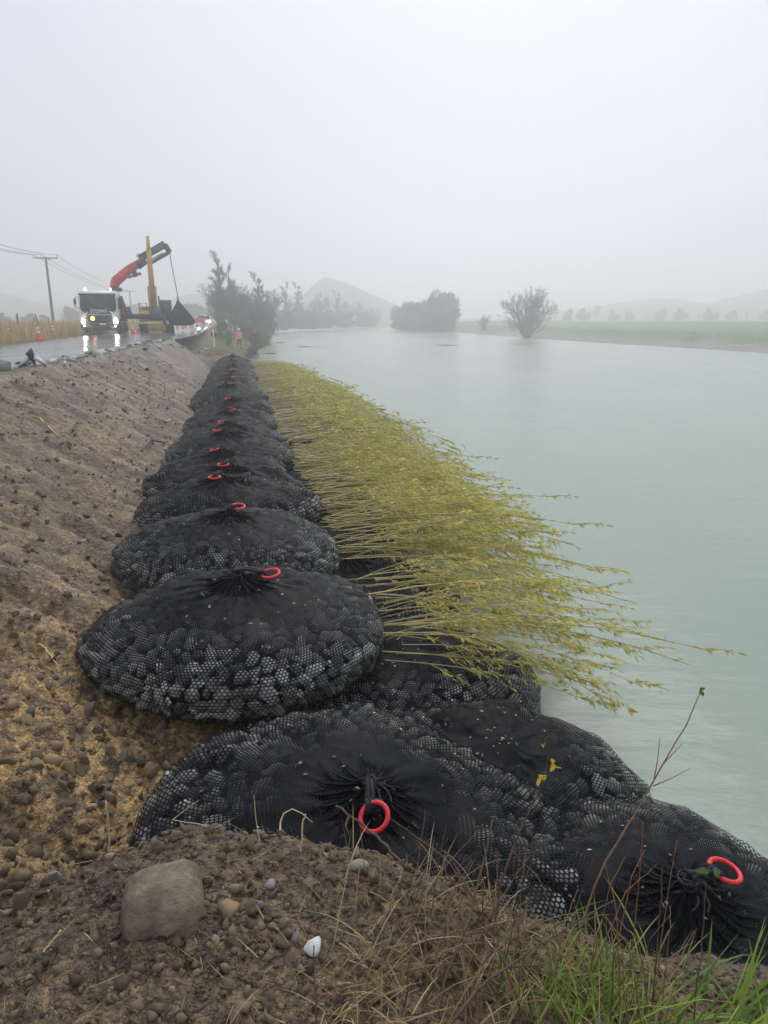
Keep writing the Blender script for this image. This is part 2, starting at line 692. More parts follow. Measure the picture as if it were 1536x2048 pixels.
def m_farbank():
    m = mat('far_bank', rough=.8, spec=.2)
    v = coords(m)
    g1 = noise(m, v, .25, 6, .62)
    c = ramp(m, g1, [(.32, (.075, .15, .05)), (.68, (.14, .235, .08))])
    c = mix(m, .8, c, ramp(m, noise(m, v, 3, 4, .7), [(.3, (.65, .65, .65)), (.7, (1.25, 1.25, 1.25))]), 'MULTIPLY')
    mu = ramp(m, noise(m, coords(m, scale=(.5, 2.2, 1), rot=(0, 0, R(-25))), .35, 6, .62), [(.32, (.10, .09, .078)), (.62, (.27, .255, .235))])
    base(m, mix(m, attr(m, 'mud'), c, mu))
    return m


M['farbank'] = m_farbank()
M['water'] = m_water()
M['road'] = m_road()

# ---------------------------------------------------------------- terrain
O0 = np.array([-.88, 5.06])
E_ = np.array([-.213, .977])       # along the row of bags, away from the camera
R_ = np.array([.977, .213])        # across, towards the river
Z_ROAD = 2.05


def sn(x, y):
    dx, dy = x - O0[0], y - O0[1]
    return dx * E_[0] + dy * E_[1], dx * R_[0] + dy * R_[1]


def from_sn(s, n):
    return O0[0] + s * E_[0] + n * R_[0], O0[1] + s * E_[1] + n * R_[1]


POLY = np.array([(6, -60), (3.2, -20), (2.6, 0), (2.2, 2.2)] +
                [from_sn(s, 1.55) for s in (-1, 6, 14, 24, 34)] +
                [(-10.8, 55), (-13.0, 75), (-13.6, 90), (-20, 118), (-29, 186), (-18, 203), (-1.3, 234), (6, 320), (40, 330),
                 (16, 230), (8.7, 176), (14.4, 158), (20, 127), (24, 104), (30, 83), (34.5, 64), (41, 42), (52, 0), (64, -60)])


def river_dist(x, y):
    x = np.asarray(x, float)
    y = np.asarray(y, float)
    best = np.full(x.shape, 1e9)
    inside = np.zeros(x.shape, bool)
    n = len(POLY)
    for k in range(n):
        ax, ay = POLY[k]
        bx, by = POLY[(k + 1) % n]
        dx, dy = bx - ax, by - ay
        t = np.clip(((x - ax) * dx + (y - ay) * dy) / (dx * dx + dy * dy), 0, 1)
        best = np.minimum(best, np.hypot(x - ax - t * dx, y - ay - t * dy))
        c = ((ay > y) != (by > y))
        with np.errstate(divide='ignore', invalid='ignore'):
            xi = ax + (y - ay) / (by - ay + 1e-12) * dx
        inside ^= c & (x < xi)
    return np.where(inside, -best, best)


def road_edges(y):
    right = np.where(y < 52, -8.2 - (y - 15.3) * .136, -13.2 - (y - 52) * .215)
    left = np.where(y < 28, -14.9 - (y - 28) * .165, -14.9 - (y - 28) * .207)
    return left, right


def mound_z(x, y):
    top = np.interp(x, [-4, -2.2, -1.2, -.6, 0, .7, 1.3, 2, 3], [1.25, 1.33, 1.39, 1.46, 1.33, 1.05, .92, .55, 0])
    edge = np.interp(x, [-4, -1.8, -1.15, -.6, 0, .7, 1.4, 2.4], [1.25, 1.5, 1.78, 2.05, 2.02, 1.95, 1.9, 1.7]) + .10 * fbm(x * 3, y * 0, 5, 2)
    top = top + .10 * np.clip(edge - y, 0, 1.5)
    f = 1 - sstep(-.02, .75, y - edge)
    return np.where(f > 0, top * f + (1 - f) * .1, -1.0), f


def G(x, y, detail=True):
    x = np.asarray(x, float)
    y = np.asarray(y, float)
    s, n = sn(x, y)
    d = river_dist(x, y)
    nc = -4.43 + (np.clip(s, -12, 50) - 9.81) * .062
    nf = -1.05
    fr = np.clip((nf - n) / (nf - nc), 0, 1)
    slope = .45 + (Z_ROAD - .03 - .45) * (fr ** .92)
    slope = np.where(n > nf, .45 - .25 * sstep(nf, .8, n) - 1.6 * sstep(.9, 3.5, n), slope)
    # land away from the cut
    lefts = x < 3 + .0 * y
    land_l = .55 * sstep(0, 1.4, d) + 1.4 * sstep(2.0, 7, d) + 1.05 * np.exp(-((s - 36.6) / 1.8) ** 2 - ((n + .5) / 1.3) ** 2) * sstep(0, 1.5, d)
    land_r = .35 * sstep(0, 6, d) + .95 * sstep(5.5, 10, d) + 1.0 * sstep(9, 60, d)
    land = np.where((y < 200) & (x > 3), land_r, land_l)
    land = np.where(d < 0, -1.4 * sstep(0, 6, -d) - .05, land)
    along = sstep(-14, -10, s) * (1 - sstep(34.6, 35.4, s)) * np.where(x > 12, 0, 1)
    z = land * (1 - along) + slope * along
    mz, mf = mound_z(x, y)
    use = (y < 4.5) & (mf > 0)
    isM = use & (mz > z)
    z = np.where(use, np.maximum(z, mz), z)
    slopezone = (along > .5) & (n < 1.6) & ~isM & (fr < .995)
    if detail:
        near = np.exp(-np.hypot(x, y) / 9)
        sk = s + .35 * n
        gro = .10 * vn(sk * 1.3, n * .30, 11) + .09 * vn(sk * 3.1, n * .55, 12) + .06 * np.abs(vn(sk * 7, n * 1.2, 13)) + .05 * vn(sk * 15, n * 2.5, 14) + .05 * fbm(x * 6, y * 6, 15, 3)
        lum = .10 * fbm(x * 3, y * 3, 21, 4, .6) + near * .12 * np.abs(fbm(x * 9, y * 9, 31, 4, .6))
        z = z + np.where(slopezone, gro * sstep(0, .12, fr) + lum * (1 - .5 * fr), 0)
        z = z + np.where(isM, .05 * fbm(x * 4, y * 4, 41, 3) + .035 * np.abs(fbm(x * 16, y * 16, 42, 3)), 0)
        z = z + np.where(~slopezone & ~isM & (d > 0), .08 * fbm(x * .8, y * .8, 51, 3), 0) * (1 - .8 * along)
    rl, rr = road_edges(y)
    rd = (x > rl - .6) & (x < rr + .15) & (y < 160)
    z = np.where(rd, np.minimum(z, Z_ROAD - .06), z)
    return z, dict(s=s, n=n, d=d, fr=fr, slope=slopezone, mound=isM, along=along)


def gz(x, y, detail=True):
    return float(G(np.array([x]), np.array([y]), detail)[0][0])


# one sheet, rings of cells round the viewpoint, finer near it
rad = np.concatenate([np.geomspace(.75, 40, 400), np.geomspace(40, 700, 130)[1:]])
azA = np.linspace(-43, 43, 470)
azB = np.linspace(44, 316, 70)[1:-1]
az = np.radians(np.concatenate([azA, azB]))
gx = rad[:, None] * np.sin(az)[None]
gy = rad[:, None] * np.cos(az)[None]
zz, info = G(gx, gy)
nr, na = gx.shape
VG = np.stack([gx, gy, zz], -1).reshape(-1, 3)
ii, jj = np.meshgrid(np.arange(nr - 1), np.arange(na), indexing='ij')
a_ = ii * na + jj
b_ = ii * na + (jj + 1) % na
FG = np.stack([a_, b_, b_ + na, a_ + na], -1).reshape(-1, 4)
slp = info['slope'].ravel()
mnd = info['mound'].ravel()
dd = info['d'].ravel()
zone = np.zeros(len(VG), int)                      # 0 land
zone[(VG[:, 0] > 3) & (VG[:, 1] < 215) & (dd > 0)] = 4   # far bank field
zone[dd <= 0] = 3
zone[slp] = 1
zone[mnd] = 2
fz = zone[FG[:, 0]]
fz[(dd[FG].max(1) < -4.0)] = 9          # deep bed is never seen under the silty water
S_, N_ = info['s'].ravel(), info['n'].ravel()
clay = np.exp(-((VG[:, 0] + 1.75) ** 2 / 1.1 + (VG[:, 1] - 3.15) ** 2 / 1.8)) * 1.5
clay += .75 * np.exp(-((VG[:, 0] + 1.9) ** 2 / .8 + (VG[:, 1] - 4.9) ** 2 / .8))
clay += .8 * np.exp(-((N_ + 2.4) ** 2 / .25 + (S_ - 7.5) ** 2 / 1.8))
clay = np.clip(clay + .25 * fbm(VG[:, 0] * 1.5, VG[:, 1] * 1.5, 77, 3), 0, 1)
pale = sstep(.90, 1.0, info['fr'].ravel() + .12 * fbm(S_ * 1.3, N_ * 1.3, 88, 3)) * sstep(8, 12, S_) * .9
streak = sstep(2.5, 7, np.hypot(VG[:, 0], VG[:, 1]))
for k, (nm, mt, kind) in enumerate([('ground', 'verge', 'structure'), ('bank_slope', 'soil', 'structure'), ('soil_mound', 'soil', 'structure'),
                                    ('riverbed', 'mud', 'structure'), ('far_bank', 'farbank', 'structure')]):
    F = FG[fz == k]
    if not len(F):
        continue
    used = np.unique(F)
    mp = np.full(len(VG), -1)
    mp[used] = np.arange(len(used))
    me = mesh_np(nm, VG[used], mp[F])
    if k in (1, 2):
        for an, arr in (('pale', pale), ('clay', clay * (1 if k == 1 else 0)), ('streak', streak), ('dark', np.full(len(VG), 0.0 if k == 1 else .8))):
            at = me.attributes.new(an, 'FLOAT', 'POINT')
            at.data.foreach_set('value', arr[used].astype(np.float32))
    if k == 4:
        at = me.attributes.new('mud', 'FLOAT', 'POINT')
        at.data.foreach_set('value', (1 - sstep(4.5, 8.0, dd + 2.5 * fbm(VG[:, 0] * .2, VG[:, 1] * .2, 19, 3)))[used].astype(np.float32))
    o = link(nm, me, M[mt], None, kind)
    if k == 1:
        BANK = o
    if k == 2:
        MOUND = o

# river
wp = [(x, y) for x, y in POLY]
xs = np.linspace(-60, 110, 60)
ys = np.linspace(-60, 340, 100)
X, Y = np.meshgrid(xs, ys)
i, j = np.meshgrid(np.arange(99), np.arange(59), indexing='ij')
a = i * 60 + j
Q = np.stack([a, a + 1, a + 61, a + 60], -1).reshape(-1, 4)
me = mesh_np('river', np.stack([X, Y, X * 0], -1).reshape(-1, 3), Q)
cen = np.stack([X, Y], -1).reshape(-1, 2)[Q].mean(1)
keep = river_dist(cen[:, 0], cen[:, 1]) < 8
me = mesh_np('river', np.stack([X, Y, X * 0], -1).reshape(-1, 3), Q[keep])
link('river', me, M['water'], None, 'structure')

# road
ys = np.concatenate([np.linspace(-30, 60, 181), np.linspace(60.5, 170, 120)])
lft, rgt = road_edges(ys)
rgt = rgt + .22 * fbm(ys * .9, ys * 0, 3, 4)
fr = np.linspace(0, 1, 14)
X = lft[:, None] * (1 - fr) + rgt[:, None] * fr
Y = np.broadcast_to(ys[:, None], X.shape)
Zr = Z_ROAD + .06 * np.sin(np.pi * fr)[None] * 1.0 - .03 * np.ones_like(X) + .012 * fbm(X * .6, Y * .12, 8, 2)
V = np.stack([X, Y, Zr], -1).reshape(-1, 3)
# skirt gives the seal its thickness
edge = np.stack([X[:, -1], Y[:, -1], Zr[:, -1] - .10], -1)
i, j = np.meshgrid(np.arange(len(ys) - 1), np.arange(13), indexing='ij')
a = i * 14 + j
Q = np.stack([a, a + 1, a + 15, a + 14], -1).reshape(-1, 4)
n0 = len(V)
k = np.arange(len(ys) - 1)
Q2 = np.stack([k * 14 + 13, n0 + k, n0 + k + 1, (k + 1) * 14 + 13], -1)
link('road', mesh_np('road', np.concatenate([V, edge]), np.concatenate([Q, Q2])), M['road'], None, 'structure')


# hills far off in the rain
def hill(peaks, y0, depth, x0, x1, nx=90):
    xs = np.linspace(x0, x1, nx)
    ys = np.linspace(y0 - depth, y0 + depth, 36)
    X, Y = np.meshgrid(xs, ys)
    Zh = np.zeros_like(X)
    for px, h, wl, wr in peaks:
        t = np.where(X < px, (px - X) / wl, (X - px) / wr)
        Zh = np.maximum(Zh, h * (.6 * np.clip(1 - t, 0, 1) + .4 * np.exp(-(t * 2.0) ** 2)) * (t < 1.6))
    Zh = (Zh + .8 * fbm(X * .06, Y * .06, 61, 3) * (Zh > .5) * 2) * np.cos(np.clip((Y - y0) / depth, -1, 1) * np.pi / 2) ** .8
    Zh = Zh + 1.2 - 2.5 * (np.abs(Y - y0) > depth * .97)
    i, j = np.meshgrid(np.arange(35), np.arange(nx - 1), indexing='ij')
    a = i * nx + j
    Q = np.stack([a, a + 1, a + nx + 1, a + nx], -1).reshape(-1, 4)
    link('hill', mesh_np('hill', np.stack([X, Y, Zh], -1).reshape(-1, 3), Q), M['hill'], None, 'structure')


hill([(-30, 23, 34, 64), (-62, 16, 40, 60), (-12, 13, 60, 40)], 400, 60, -150, 70)
hill([(300, 30, 150, 200), (180, 14, 120, 90)], 480, 70, 20, 560)
hill([(-260, 20, 160, 90), (-170, 12, 60, 50), (-118, 17, 55, 60)], 470, 60, -520, -40)

# ---------------------------------------------------------------- rock bags
NST = 14
STONE_ME = []
STONE_RAW = []
for k in range(NST):
    V, T = lump(2, 100 + k * 7, .12, 8)
    V = V / np.abs(V).max(0)
    STONE_RAW.append((V, T))
    V, T = lump(3, 100 + k * 7, .12, 8)
    me = mesh_np('stone', V / np.abs(V).max(0), T)
    me.materials.append(M['stone'])
    STONE_ME.append(me)


def bag_surface(a, b, h, seed, p=2.5, nt=240, nm=96, lean=0.0, lump_amp=.05, neck=1.0):
    g = np.random.default_rng(seed)
    psi = np.linspace(.0, np.pi * .93, 400)
    rho = np.abs(np.sin(psi)) ** (2 / p)
    zc = np.sign(np.cos(psi)) * np.abs(np.cos(psi)) ** (2 / p)
    rho = rho * (1 + .05 * (1 - zc) * .5)
    zp = h * .5 * (1 + zc)
    zp = zp - .16 * h * rho ** 2 * (zc > 0) * zc          # gently domed top
    # neck drawn up to the knot
    zp = zp + neck * (.035 * np.exp(-(rho / .07) ** 2) + .03 * np.exp(-(rho / .25) ** 1.3))
    L_ = np.concatenate([[0], np.cumsum(np.hypot(np.diff(rho) * (a + b) / 2, np.diff(zp)))])
    t = np.linspace(0, 1, nm) * L_[-1]
    rho = np.interp(t, L_, rho)
    zp = np.interp(t, L_, zp)
    th = np.arange(nt) / nt * 2 * np.pi
    ph = g.uniform(0, 6.28, 6)
    kk = 1 + .035 * np.sin(2 * th + ph[0]) + .03 * np.sin(3 * th + ph[1]) + .018 * np.sin(5 * th + ph[2])
    X = a * rho[:, None] * kk[None] * np.cos(th)[None]
    Y = b * rho[:, None] * kk[None] * np.sin(th)[None]
    amp = lump_amp * np.clip(rho, 0, 1)[:, None] * (zp / h)[:, None]
    Z = zp[:, None] + amp * 1.6 * fbm(X * 2.2 + seed, Y * 2.2, seed, 2)
    # pleats near the knot
    pl = np.exp(-((rho - .12) / .12) ** 2)[:, None] * .010 * neck
    Z = Z + pl * (np.sin(17 * th + ph[3]) + .7 * np.sin(29 * th + ph[4]))[None]
    Z = Z + lean * Y
    P = np.stack([X, Y, Z], -1)
    dT = np.roll(P, -1, 1) - np.roll(P, 1, 1)
    dM = np.gradient(P, axis=0)
    n = np.cross(dM, dT)
    n[0] = (0, 0, 1)
    n /= np.linalg.norm(n, axis=-1, keepdims=True) + 1e-9
    return P, n, rho, zp, L_[-1]


def bag_parts(a, b, h, seed, cell=.030, strand=.0045, size=(.023, .062), lean=0.0, p=2.5, roof=False, lump_amp=.05, neck=1.0):
    g = np.random.default_rng(seed + 1)
    P, n, rho, zp, Lt = bag_surface(a, b, h, seed, p, lean=lean, lump_amp=lump_amp, neck=neck)
    nm, nt = P.shape[:2]
    # stones under the skin, big ones first
    wgt = np.repeat(np.clip(rho, .02, None)[:, None], nt, 1)
    wgt[zp < -.02] = 0
    wgt[rho < .22] = 0
    wgt = wgt.ravel() / wgt.sum()
    NC = 20000
    cand = g.choice(nm * nt, NC, p=wgt)
    sizes = np.sort(g.uniform(0, 1, NC) ** 1.7 * (size[1] - size[0]) + size[0])[::-1]
    pts = []
    rs = []
    ids = []
    PF = P.reshape(-1, 3)
    NF = n.reshape(-1, 3)
    arr = np.zeros((2600, 3))
    ra = np.zeros(2600)
    c = 0
    for k in range(NC):
        q = PF[cand[k]]
        r = sizes[k]
        if c:
            d2 = ((arr[:c] - q) ** 2).sum(1)
            if (d2 < (.80 * (ra[:c] + r)) ** 2).any():
                continue
        arr[c] = q
        ra[c] = r
        ids.append(cand[k])
        c += 1
        if c >= 2590:
            break
    stones = []
    Vs = []
    Ts = []
    off = 0
    for k in range(c):
        nn = NF[ids[k]]
        r = ra[k]
        sx, sy, sz = r * g.uniform(1.0, 1.3), r * g.uniform(.75, .98), r * g.uniform(.5, .8)
        t1 = np.cross(nn, g.normal(size=3))
        t1 /= np.linalg.norm(t1)
        nn2 = nn + g.normal(size=3) * .28
        nn2 /= np.linalg.norm(nn2)
        t1 -= nn2 * (t1 @ nn2)
        t1 /= np.linalg.norm(t1)
        t2 = np.cross(nn2, t1)
        Rm = np.stack([t1 * sx, t2 * sy, nn2 * sz], 1)
        pos = PF[ids[k]] - nn * (sz * .92 + g.uniform(0, .02) + .035 * max(nn[2] - .45, 0) ** 1.0)
        var = int(g.integers(NST))
        stones.append((pos, Rm, var, r, nn))
        V, T = STONE_RAW[var]
        Vs.append(V @ Rm.T + pos)
        Ts.append(T + off)
        off += len(V)
    VV = np.concatenate(Vs)
    TT = np.concatenate(Ts)
    bvh = BVHTree.FromPolygons([tuple(v) for v in VV], [tuple(int(q) for q in t) for t in TT])
    hit = np.full((nm, nt), -.05)
    st = P + n * .15
    rc = bvh.ray_cast
    for i in range(1, nm):
        for j in range(nt):
            r_ = rc(Vector(st[i, j]), Vector(-n[i, j]), .26)
            if r_[3] is not None:
                hit[i, j] = .15 - r_[3]
    d = hit.copy()
    for it in range(26):
        bl = (np.roll(d, 1, 1) + np.roll(d, -1, 1) + np.vstack([d[:1], d[:-1]]) + np.vstack([d[1:], d[-1:]])) / 4
        d = np.maximum(hit, bl)
    d[rho < .2] *= np.clip(rho[rho < .2] / .2, 0, 1)[:, None]
    PN = P + n * (d + .007)[..., None]
    # knotted honeycomb of strands
    Nn = int(round(2 * math.pi * (a + b) / 2 / cell)) * 2
    rows = int(Lt / (cell * .86))
    I = np.arange(Nn)
    rows = int(rows * 1.22)
    tj = ((np.arange(rows) + .5) / rows) ** 1.32
    dz = (.17 / rows * 1.32 * ((np.arange(rows) + .5) / rows) ** .32)[:, None]
    sgn = np.where((I[None] + np.arange(rows)[:, None]) % 2 == 0, 1, -1)
    tv = np.clip(tj[:, None] + sgn * dz, 0, .9999) * (nm - 1)
    uv = np.broadcast_to(I[None] / Nn * nt, tv.shape) + .25 * fbm(tv * .12, np.broadcast_to(I[None] / Nn * 40, tv.shape), seed, 2) * 2

    def samp(A):
        i0 = np.floor(tv).astype(int)
        i1 = np.minimum(i0 + 1, nm - 1)
        f = (tv - i0)[..., None]
        j0f = np.floor(uv).astype(int)
        g_ = (uv - j0f)[..., None]
        j0 = j0f % nt
        j1 = (j0 + 1) % nt
        return (A[i0, j0] * (1 - g_) + A[i0, j1] * g_) * (1 - f) + (A[i1, j0] * (1 - g_) + A[i1, j1] * g_) * f

    NV = samp(PN)
    NN = samp(n)
    idx = np.arange(rows * Nn).reshape(rows, Nn)
    e1 = np.stack([idx, np.roll(idx, -1, 1)], -1).reshape(-1, 2)
    mask = (sgn[:-1] == 1)
    e2 = np.stack([idx[:-1][mask], idx[1:][mask]], -1)
    ed = np.concatenate([e1, e2])
    NVf = NV.reshape(-1, 3)
    NNf = NN.reshape(-1, 3)
    A, B = NVf[ed[:, 0]], NVf[ed[:, 1]]
    nn = NNf[ed[:, 0]]
    dr = B - A
    ln = np.linalg.norm(dr, axis=1)
    ok = (ln > 1e-5) & (A[:, 2] > -.05) & (ln < .2)
    A, B, nn, dr, ln = A[ok], B[ok], nn[ok], dr[ok], ln[ok]
    dr = dr / ln[:, None]
    sd = np.cross(dr, nn)
    sd /= np.linalg.norm(sd, axis=1, keepdims=True) + 1e-9
    wv = (strand * .5 * (1 + .55 * np.clip((nn[:, 2] - .55) / .4, 0, 1)))[:, None]
    lift = nn * wv * .9
    A = A - dr * wv * .4
    B = B + dr * wv * .4
    k = len(A)
    b0 = np.arange(k)
    if roof:
        V = np.concatenate([A - sd * wv, A + lift, A + sd * wv, B - sd * wv, B + lift, B + sd * wv])
        Q = np.concatenate([np.stack([b0, b0 + k, b0 + 4 * k, b0 + 3 * k], -1), np.stack([b0 + k, b0 + 2 * k, b0 + 5 * k, b0 + 4 * k], -1)])
    else:
        V = np.concatenate([A - sd * wv, A + sd * wv, B + sd * wv, B - sd * wv])
        Q = np.stack([b0, b0 + k, b0 + 2 * k, b0 + 3 * k], -1)
    net = mesh_np('net', V, Q, smooth=False)
    net.materials.append(M['net'])
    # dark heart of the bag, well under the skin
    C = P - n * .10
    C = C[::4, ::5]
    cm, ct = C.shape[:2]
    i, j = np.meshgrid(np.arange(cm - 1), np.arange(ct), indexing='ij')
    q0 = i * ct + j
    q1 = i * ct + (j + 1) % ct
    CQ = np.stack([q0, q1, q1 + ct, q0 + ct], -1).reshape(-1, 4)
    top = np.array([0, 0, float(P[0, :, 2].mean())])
    return dict(PN=PN, n=n, net=net, stones=stones, core=(C.reshape(-1, 3), CQ), top=top, a=a, b=b, h=h)


def fill_mesh(stones):
    Vs = []
    Ts = []
    off = 0
    for pos, Rm, var, r, nn in stones:
        V, T = STONE_RAW[var]
        Vs.append(V @ Rm.T + pos)
        Ts.append(T + off)
        off += len(V)
    me = mesh_np('stone_fill', np.concatenate(Vs), np.concatenate(Ts))
    me.materials.append(M['fill'])
    return me


RING_V, RING_Q = torus((0, 0, 0), .066, .0112, n=44, m=14)
RING_ME = mesh_np('lifting_ring', RING_V, RING_Q)
RING_ME.materials.append(M['ring'])


def knot_mesh(seed, size=1.0):
    """gathered net: twisted rope strands bound into a lump, loose frayed ends"""
    g = np.random.default_rng(seed)
    mb = MB()
    for k in range(9):
        th = g.uniform(0, 6.28)
        r0 = g.uniform(.08, .22)
        hh = g.uniform(.05, .10)
        t = np.linspace(0, 1, 7)
        tw = th + t * g.uniform(.3, 1.4)
        rr = r0 * (1 - t) + .02
        P = np.stack([np.cos(tw) * rr, np.sin(tw) * rr, -.055 + .04 * (1 - t) + hh * t], -1) * size
        mb.tube(P, np.linspace(.006, .015, 7) * size, 5)
    for k in range(7):                                    # binding turns
        tl = Matrix.Rotation(g.uniform(-.5, .5), 3, 'X') @ Matrix.Rotation(g.uniform(-.5, .5), 3, 'Y')
        V, Q = torus((g.normal() * .01, g.normal() * .01, .01 + .012 * k), .040 * g.uniform(.8, 1.15), .014, tl, 14, 6)
        mb.add(V * size, Q)
    for k in range(11):                                   # frayed ends
        th = g.uniform(0, 6.28)
        ln = g.uniform(.07, .19)
        t = np.linspace(0, 1, 5)
        P = np.stack([np.cos(th + t * .5) * ln * t, np.sin(th + t * .5) * ln * t, .075 + .05 * np.sin(t * 2.6) * g.uniform(.2, 1) - .06 * t], -1) * size
        mb.tube(P, np.linspace(.009, .004, 5) * size, 4)
    F = [np.concatenate(mb.Q), np.concatenate(mb.T)]
    me = mesh_np('knot', np.concatenate(mb.V), F)
    me.materials.append(M['rope'])
    return me


def strap(mb, a, b, r=.016, seed=0):
    g = np.random.default_rng(seed)
    a, b = np.array(a, float), np.array(b, float)
    d = b - a
    for k in range(5):
        o1, o2 = g.normal(size=3) * .013, g.normal(size=3) * .012
        t = np.linspace(0, 1, 6)[:, None]
        P = a + o1 * (1 - t) + d * t + o2 * t + np.array([0, 0, .018]) * np.sin(t * np.pi)
        mb.tube(P, r * .75, 6)


KNOTS = [knot_mesh(k, .56) for k in (3, 8, 15, 21)]
BAGS = []
BAG_GROUP = 'net rock bags laid along the river bank'


def place_bag(data, loc, rz, label, ring=None, ring_tilt=(0, 0), seed=0, singles=0, scale=1.0, tilt=(0, 0), knot=True, ring_dist=.17, meshes=None, ring_lift=.02):
    """ring = direction (deg, world) in which the lifting ring lies from the knot"""
    e = empty('rock_bag', loc, rz, label, 'rock bag', BAG_GROUP)
    e.rotation_euler = (tilt[0], tilt[1], rz)
    if np.isscalar(scale):
        e.scale = (scale,) * 3
    else:
        e.scale = scale
    st = data['stones']
    if singles:
        Mw = np.array(Matrix.LocRotScale(Vector(loc), Euler((tilt[0], tilt[1], rz)), Vector(e.scale)))
        camp = np.array([0, 0, CAM_Z])
        score = []
        for pos, Rm, var, r, nn in st:
            wpos = Mw[:3, :3] @ pos + Mw[:3, 3]
            wn = Mw[:3, :3] @ nn
            v = camp - wpos
            dist = np.linalg.norm(v)
            score.append((wn @ v) / dist * r / dist if wpos[2] > -.02 else -1)
        order = np.argsort(score)[::-1]
        keep = [k for k in order[:singles] if score[k] > 0]
        ks = set(int(k) for k in keep)
        for k in keep:
            pos, Rm, var, r, nn = st[k]
            o = bpy.data.objects.new('stone', STONE_ME[var])
            COL.objects.link(o)
            o.parent = e
            m4 = np.eye(4)
            m4[:3, :3] = Rm
            m4[:3, 3] = pos
            o.matrix_local = Matrix(m4.tolist())
        rest = [st[k] for k in range(len(st)) if k not in ks and score[k] > -.35 * st[k][3] / 6]
    else:
        rest = st
    if meshes is None:
        fm = fill_mesh(rest)
        cm = mesh_np('core', data['core'][0], data['core'][1])
        cm.materials.append(M['core'])
        meshes = (fm, cm)
    link('net', data['net'], None, e)
    link('stone_fill', meshes[0], None, e, 'stuff')
    link('stone_core', meshes[1], None, e)
    if knot:
        k = link('knot', KNOTS[seed % 4], None, e)
        k.location = data['top'] + np.array([0, 0, -.01])
        k.rotation_euler = (0, 0, seed * 1.3)
        sc = 1 / np.mean(e.scale)
        k.scale = (sc, sc, sc)
    if ring is not None:
        ang = R(ring) - rz
        dr = np.array([math.cos(ang), math.sin(ang), 0])
        c = data['top'] + dr * ring_dist + np.array([0, 0, ring_lift])
        o = link('lifting_ring', RING_ME, None, e)
        o.location = c
        o.rotation_euler = (ring_tilt[0], ring_tilt[1], ang)
        o.scale = (sc, sc, sc)
        mb = MB()
        strap(mb, data['top'] + np.array([0, 0, .04]), c - dr * .062, seed=seed)
        for q in range(4):
            V, Q = torus((0, 0, 0), .027, .011, Matrix.Rotation(R(90), 3, 'Y') @ Matrix.Rotation(q * .3, 3, 'X'), 12, 6)
            V = V @ np.array(Matrix.Rotation(ang + R(90), 3, 'Z')).T + c - dr * .066 + np.array([-dr[1], dr[0], 0]) * (q - 1.5) * .017
            mb.add(V, Q)
        mb.build('ring_lashing', M['rope'], e, smooth=True)
    if singles:
        gq = np.random.default_rng(seed + 77)
        cand = np.argwhere((data['n'][..., 2] > .35))
        cand = cand[gq.integers(len(cand), size=70)]
        C_ = np.array([data['PN'][i_, j_] + data['n'][i_, j_] * .006 for i_, j_ in cand])
        N_q = np.array([data['n'][i_, j_] for i_, j_ in cand])
        D_q = unit(np.cross(N_q, gq.normal(size=N_q.shape)))
        V, Q = leaf_quads(C_, D_q, N_q, gq.uniform(.008, .034, 70) , gq.uniform(.003, .009, 70))
        lm_ = mesh_np('leaf_litter', V, Q, False)
        link('leaf_litter', lm_, M['litter'], e, 'stuff')
    BAGS.append((e, data))
    return e, meshes


RZ = math.atan2(-.213, .977)   # bags lie across the row
# the big near ones, every stone in view its own piece
d1 = bag_parts(1.17, 1.03, .78, 5, cell=.0275, strand=.0060, p=2.45)
place_bag(d1, (-1.12, 5.12, .36), .05, 'nearest whole rock bag of the upper row, its red ring lying right', ring=-8, ring_tilt=(R(10), R(-4)), seed=1, singles=300, ring_dist=.26)
d0 = bag_parts(1.15, 1.12, .74, 16, cell=.031, strand=.0060, lump_amp=.16, p=2.2)
place_bag(d0, (-.14, 3.0, .13), .2, 'slumped rock bag in front with red ring under a stick, beside the soil mound', ring=-82, ring_tilt=(R(26), R(24)), seed=2, singles=220, tilt=(R(5), R(4)), ring_dist=.20, ring_lift=.0)
dl = bag_parts(1.18, .98, .80, 23, cell=.032, strand=.0056, p=2.6, neck=0)
place_bag(dl, (.12, 5.28, -.22), .1, 'lower rock bag at the water under the nearest willow cuttings', seed=3, singles=200, knot=False)
dd_ = bag_parts(1.0, .98, .78, 34, cell=.030, strand=.0052, lump_amp=.14, p=2.2, neck=0)
place_bag(dd_, (.68, 3.95, -.24), -.2, 'dark wet rock bag at the waterline between the slumped bag and the river', seed=0, singles=100, tilt=(0, R(4)), knot=False)
dr_ = bag_parts(1.12, 1.12, .86, 47, cell=.031, strand=.0058, lump_amp=.12, p=2.2)
place_bag(dr_, (1.33, 2.56, -.22), .3, 'rightmost rock bag above the grass, red ring behind a green leaf', ring=20, ring_tilt=(R(6), R(10)), seed=2, singles=160, ring_dist=.2)
ROWV = [(465, 1040), (450, 965), (452, 930), (445, 900), (455, 870), (457, 843), (460, 815), (472, 797), (455, 778)]
row = [at_z(u, v, 1.12)[:2] for u, v in ROWV]
last = row[-1]
end = at_z(466, 716, 1.1)[:2]
nmore = 9
row += [last + (end - last) * (k + 1) / nmore for k in range(nmore)]
d2 = bag_parts(1.17, 1.0, .78, 52, cell=.036, strand=.0068, p=2.6)
NUM = ['second', 'third', 'fourth', 'fifth', 'sixth', 'seventh', 'eighth', 'ninth', 'tenth', 'eleventh', 'twelfth', 'thirteenth', 'fourteenth', 'fifteenth',
       'sixteenth', 'seventeenth', 'eighteenth', 'nineteenth', 'twentieth']
far = [bag_parts(1.13, .98, .76, 60 + k, cell=.055, strand=.0125, size=(.04, .085), p=2.9, lump_amp=.03 + .03 * k) for k in range(4)]
far_m = {}
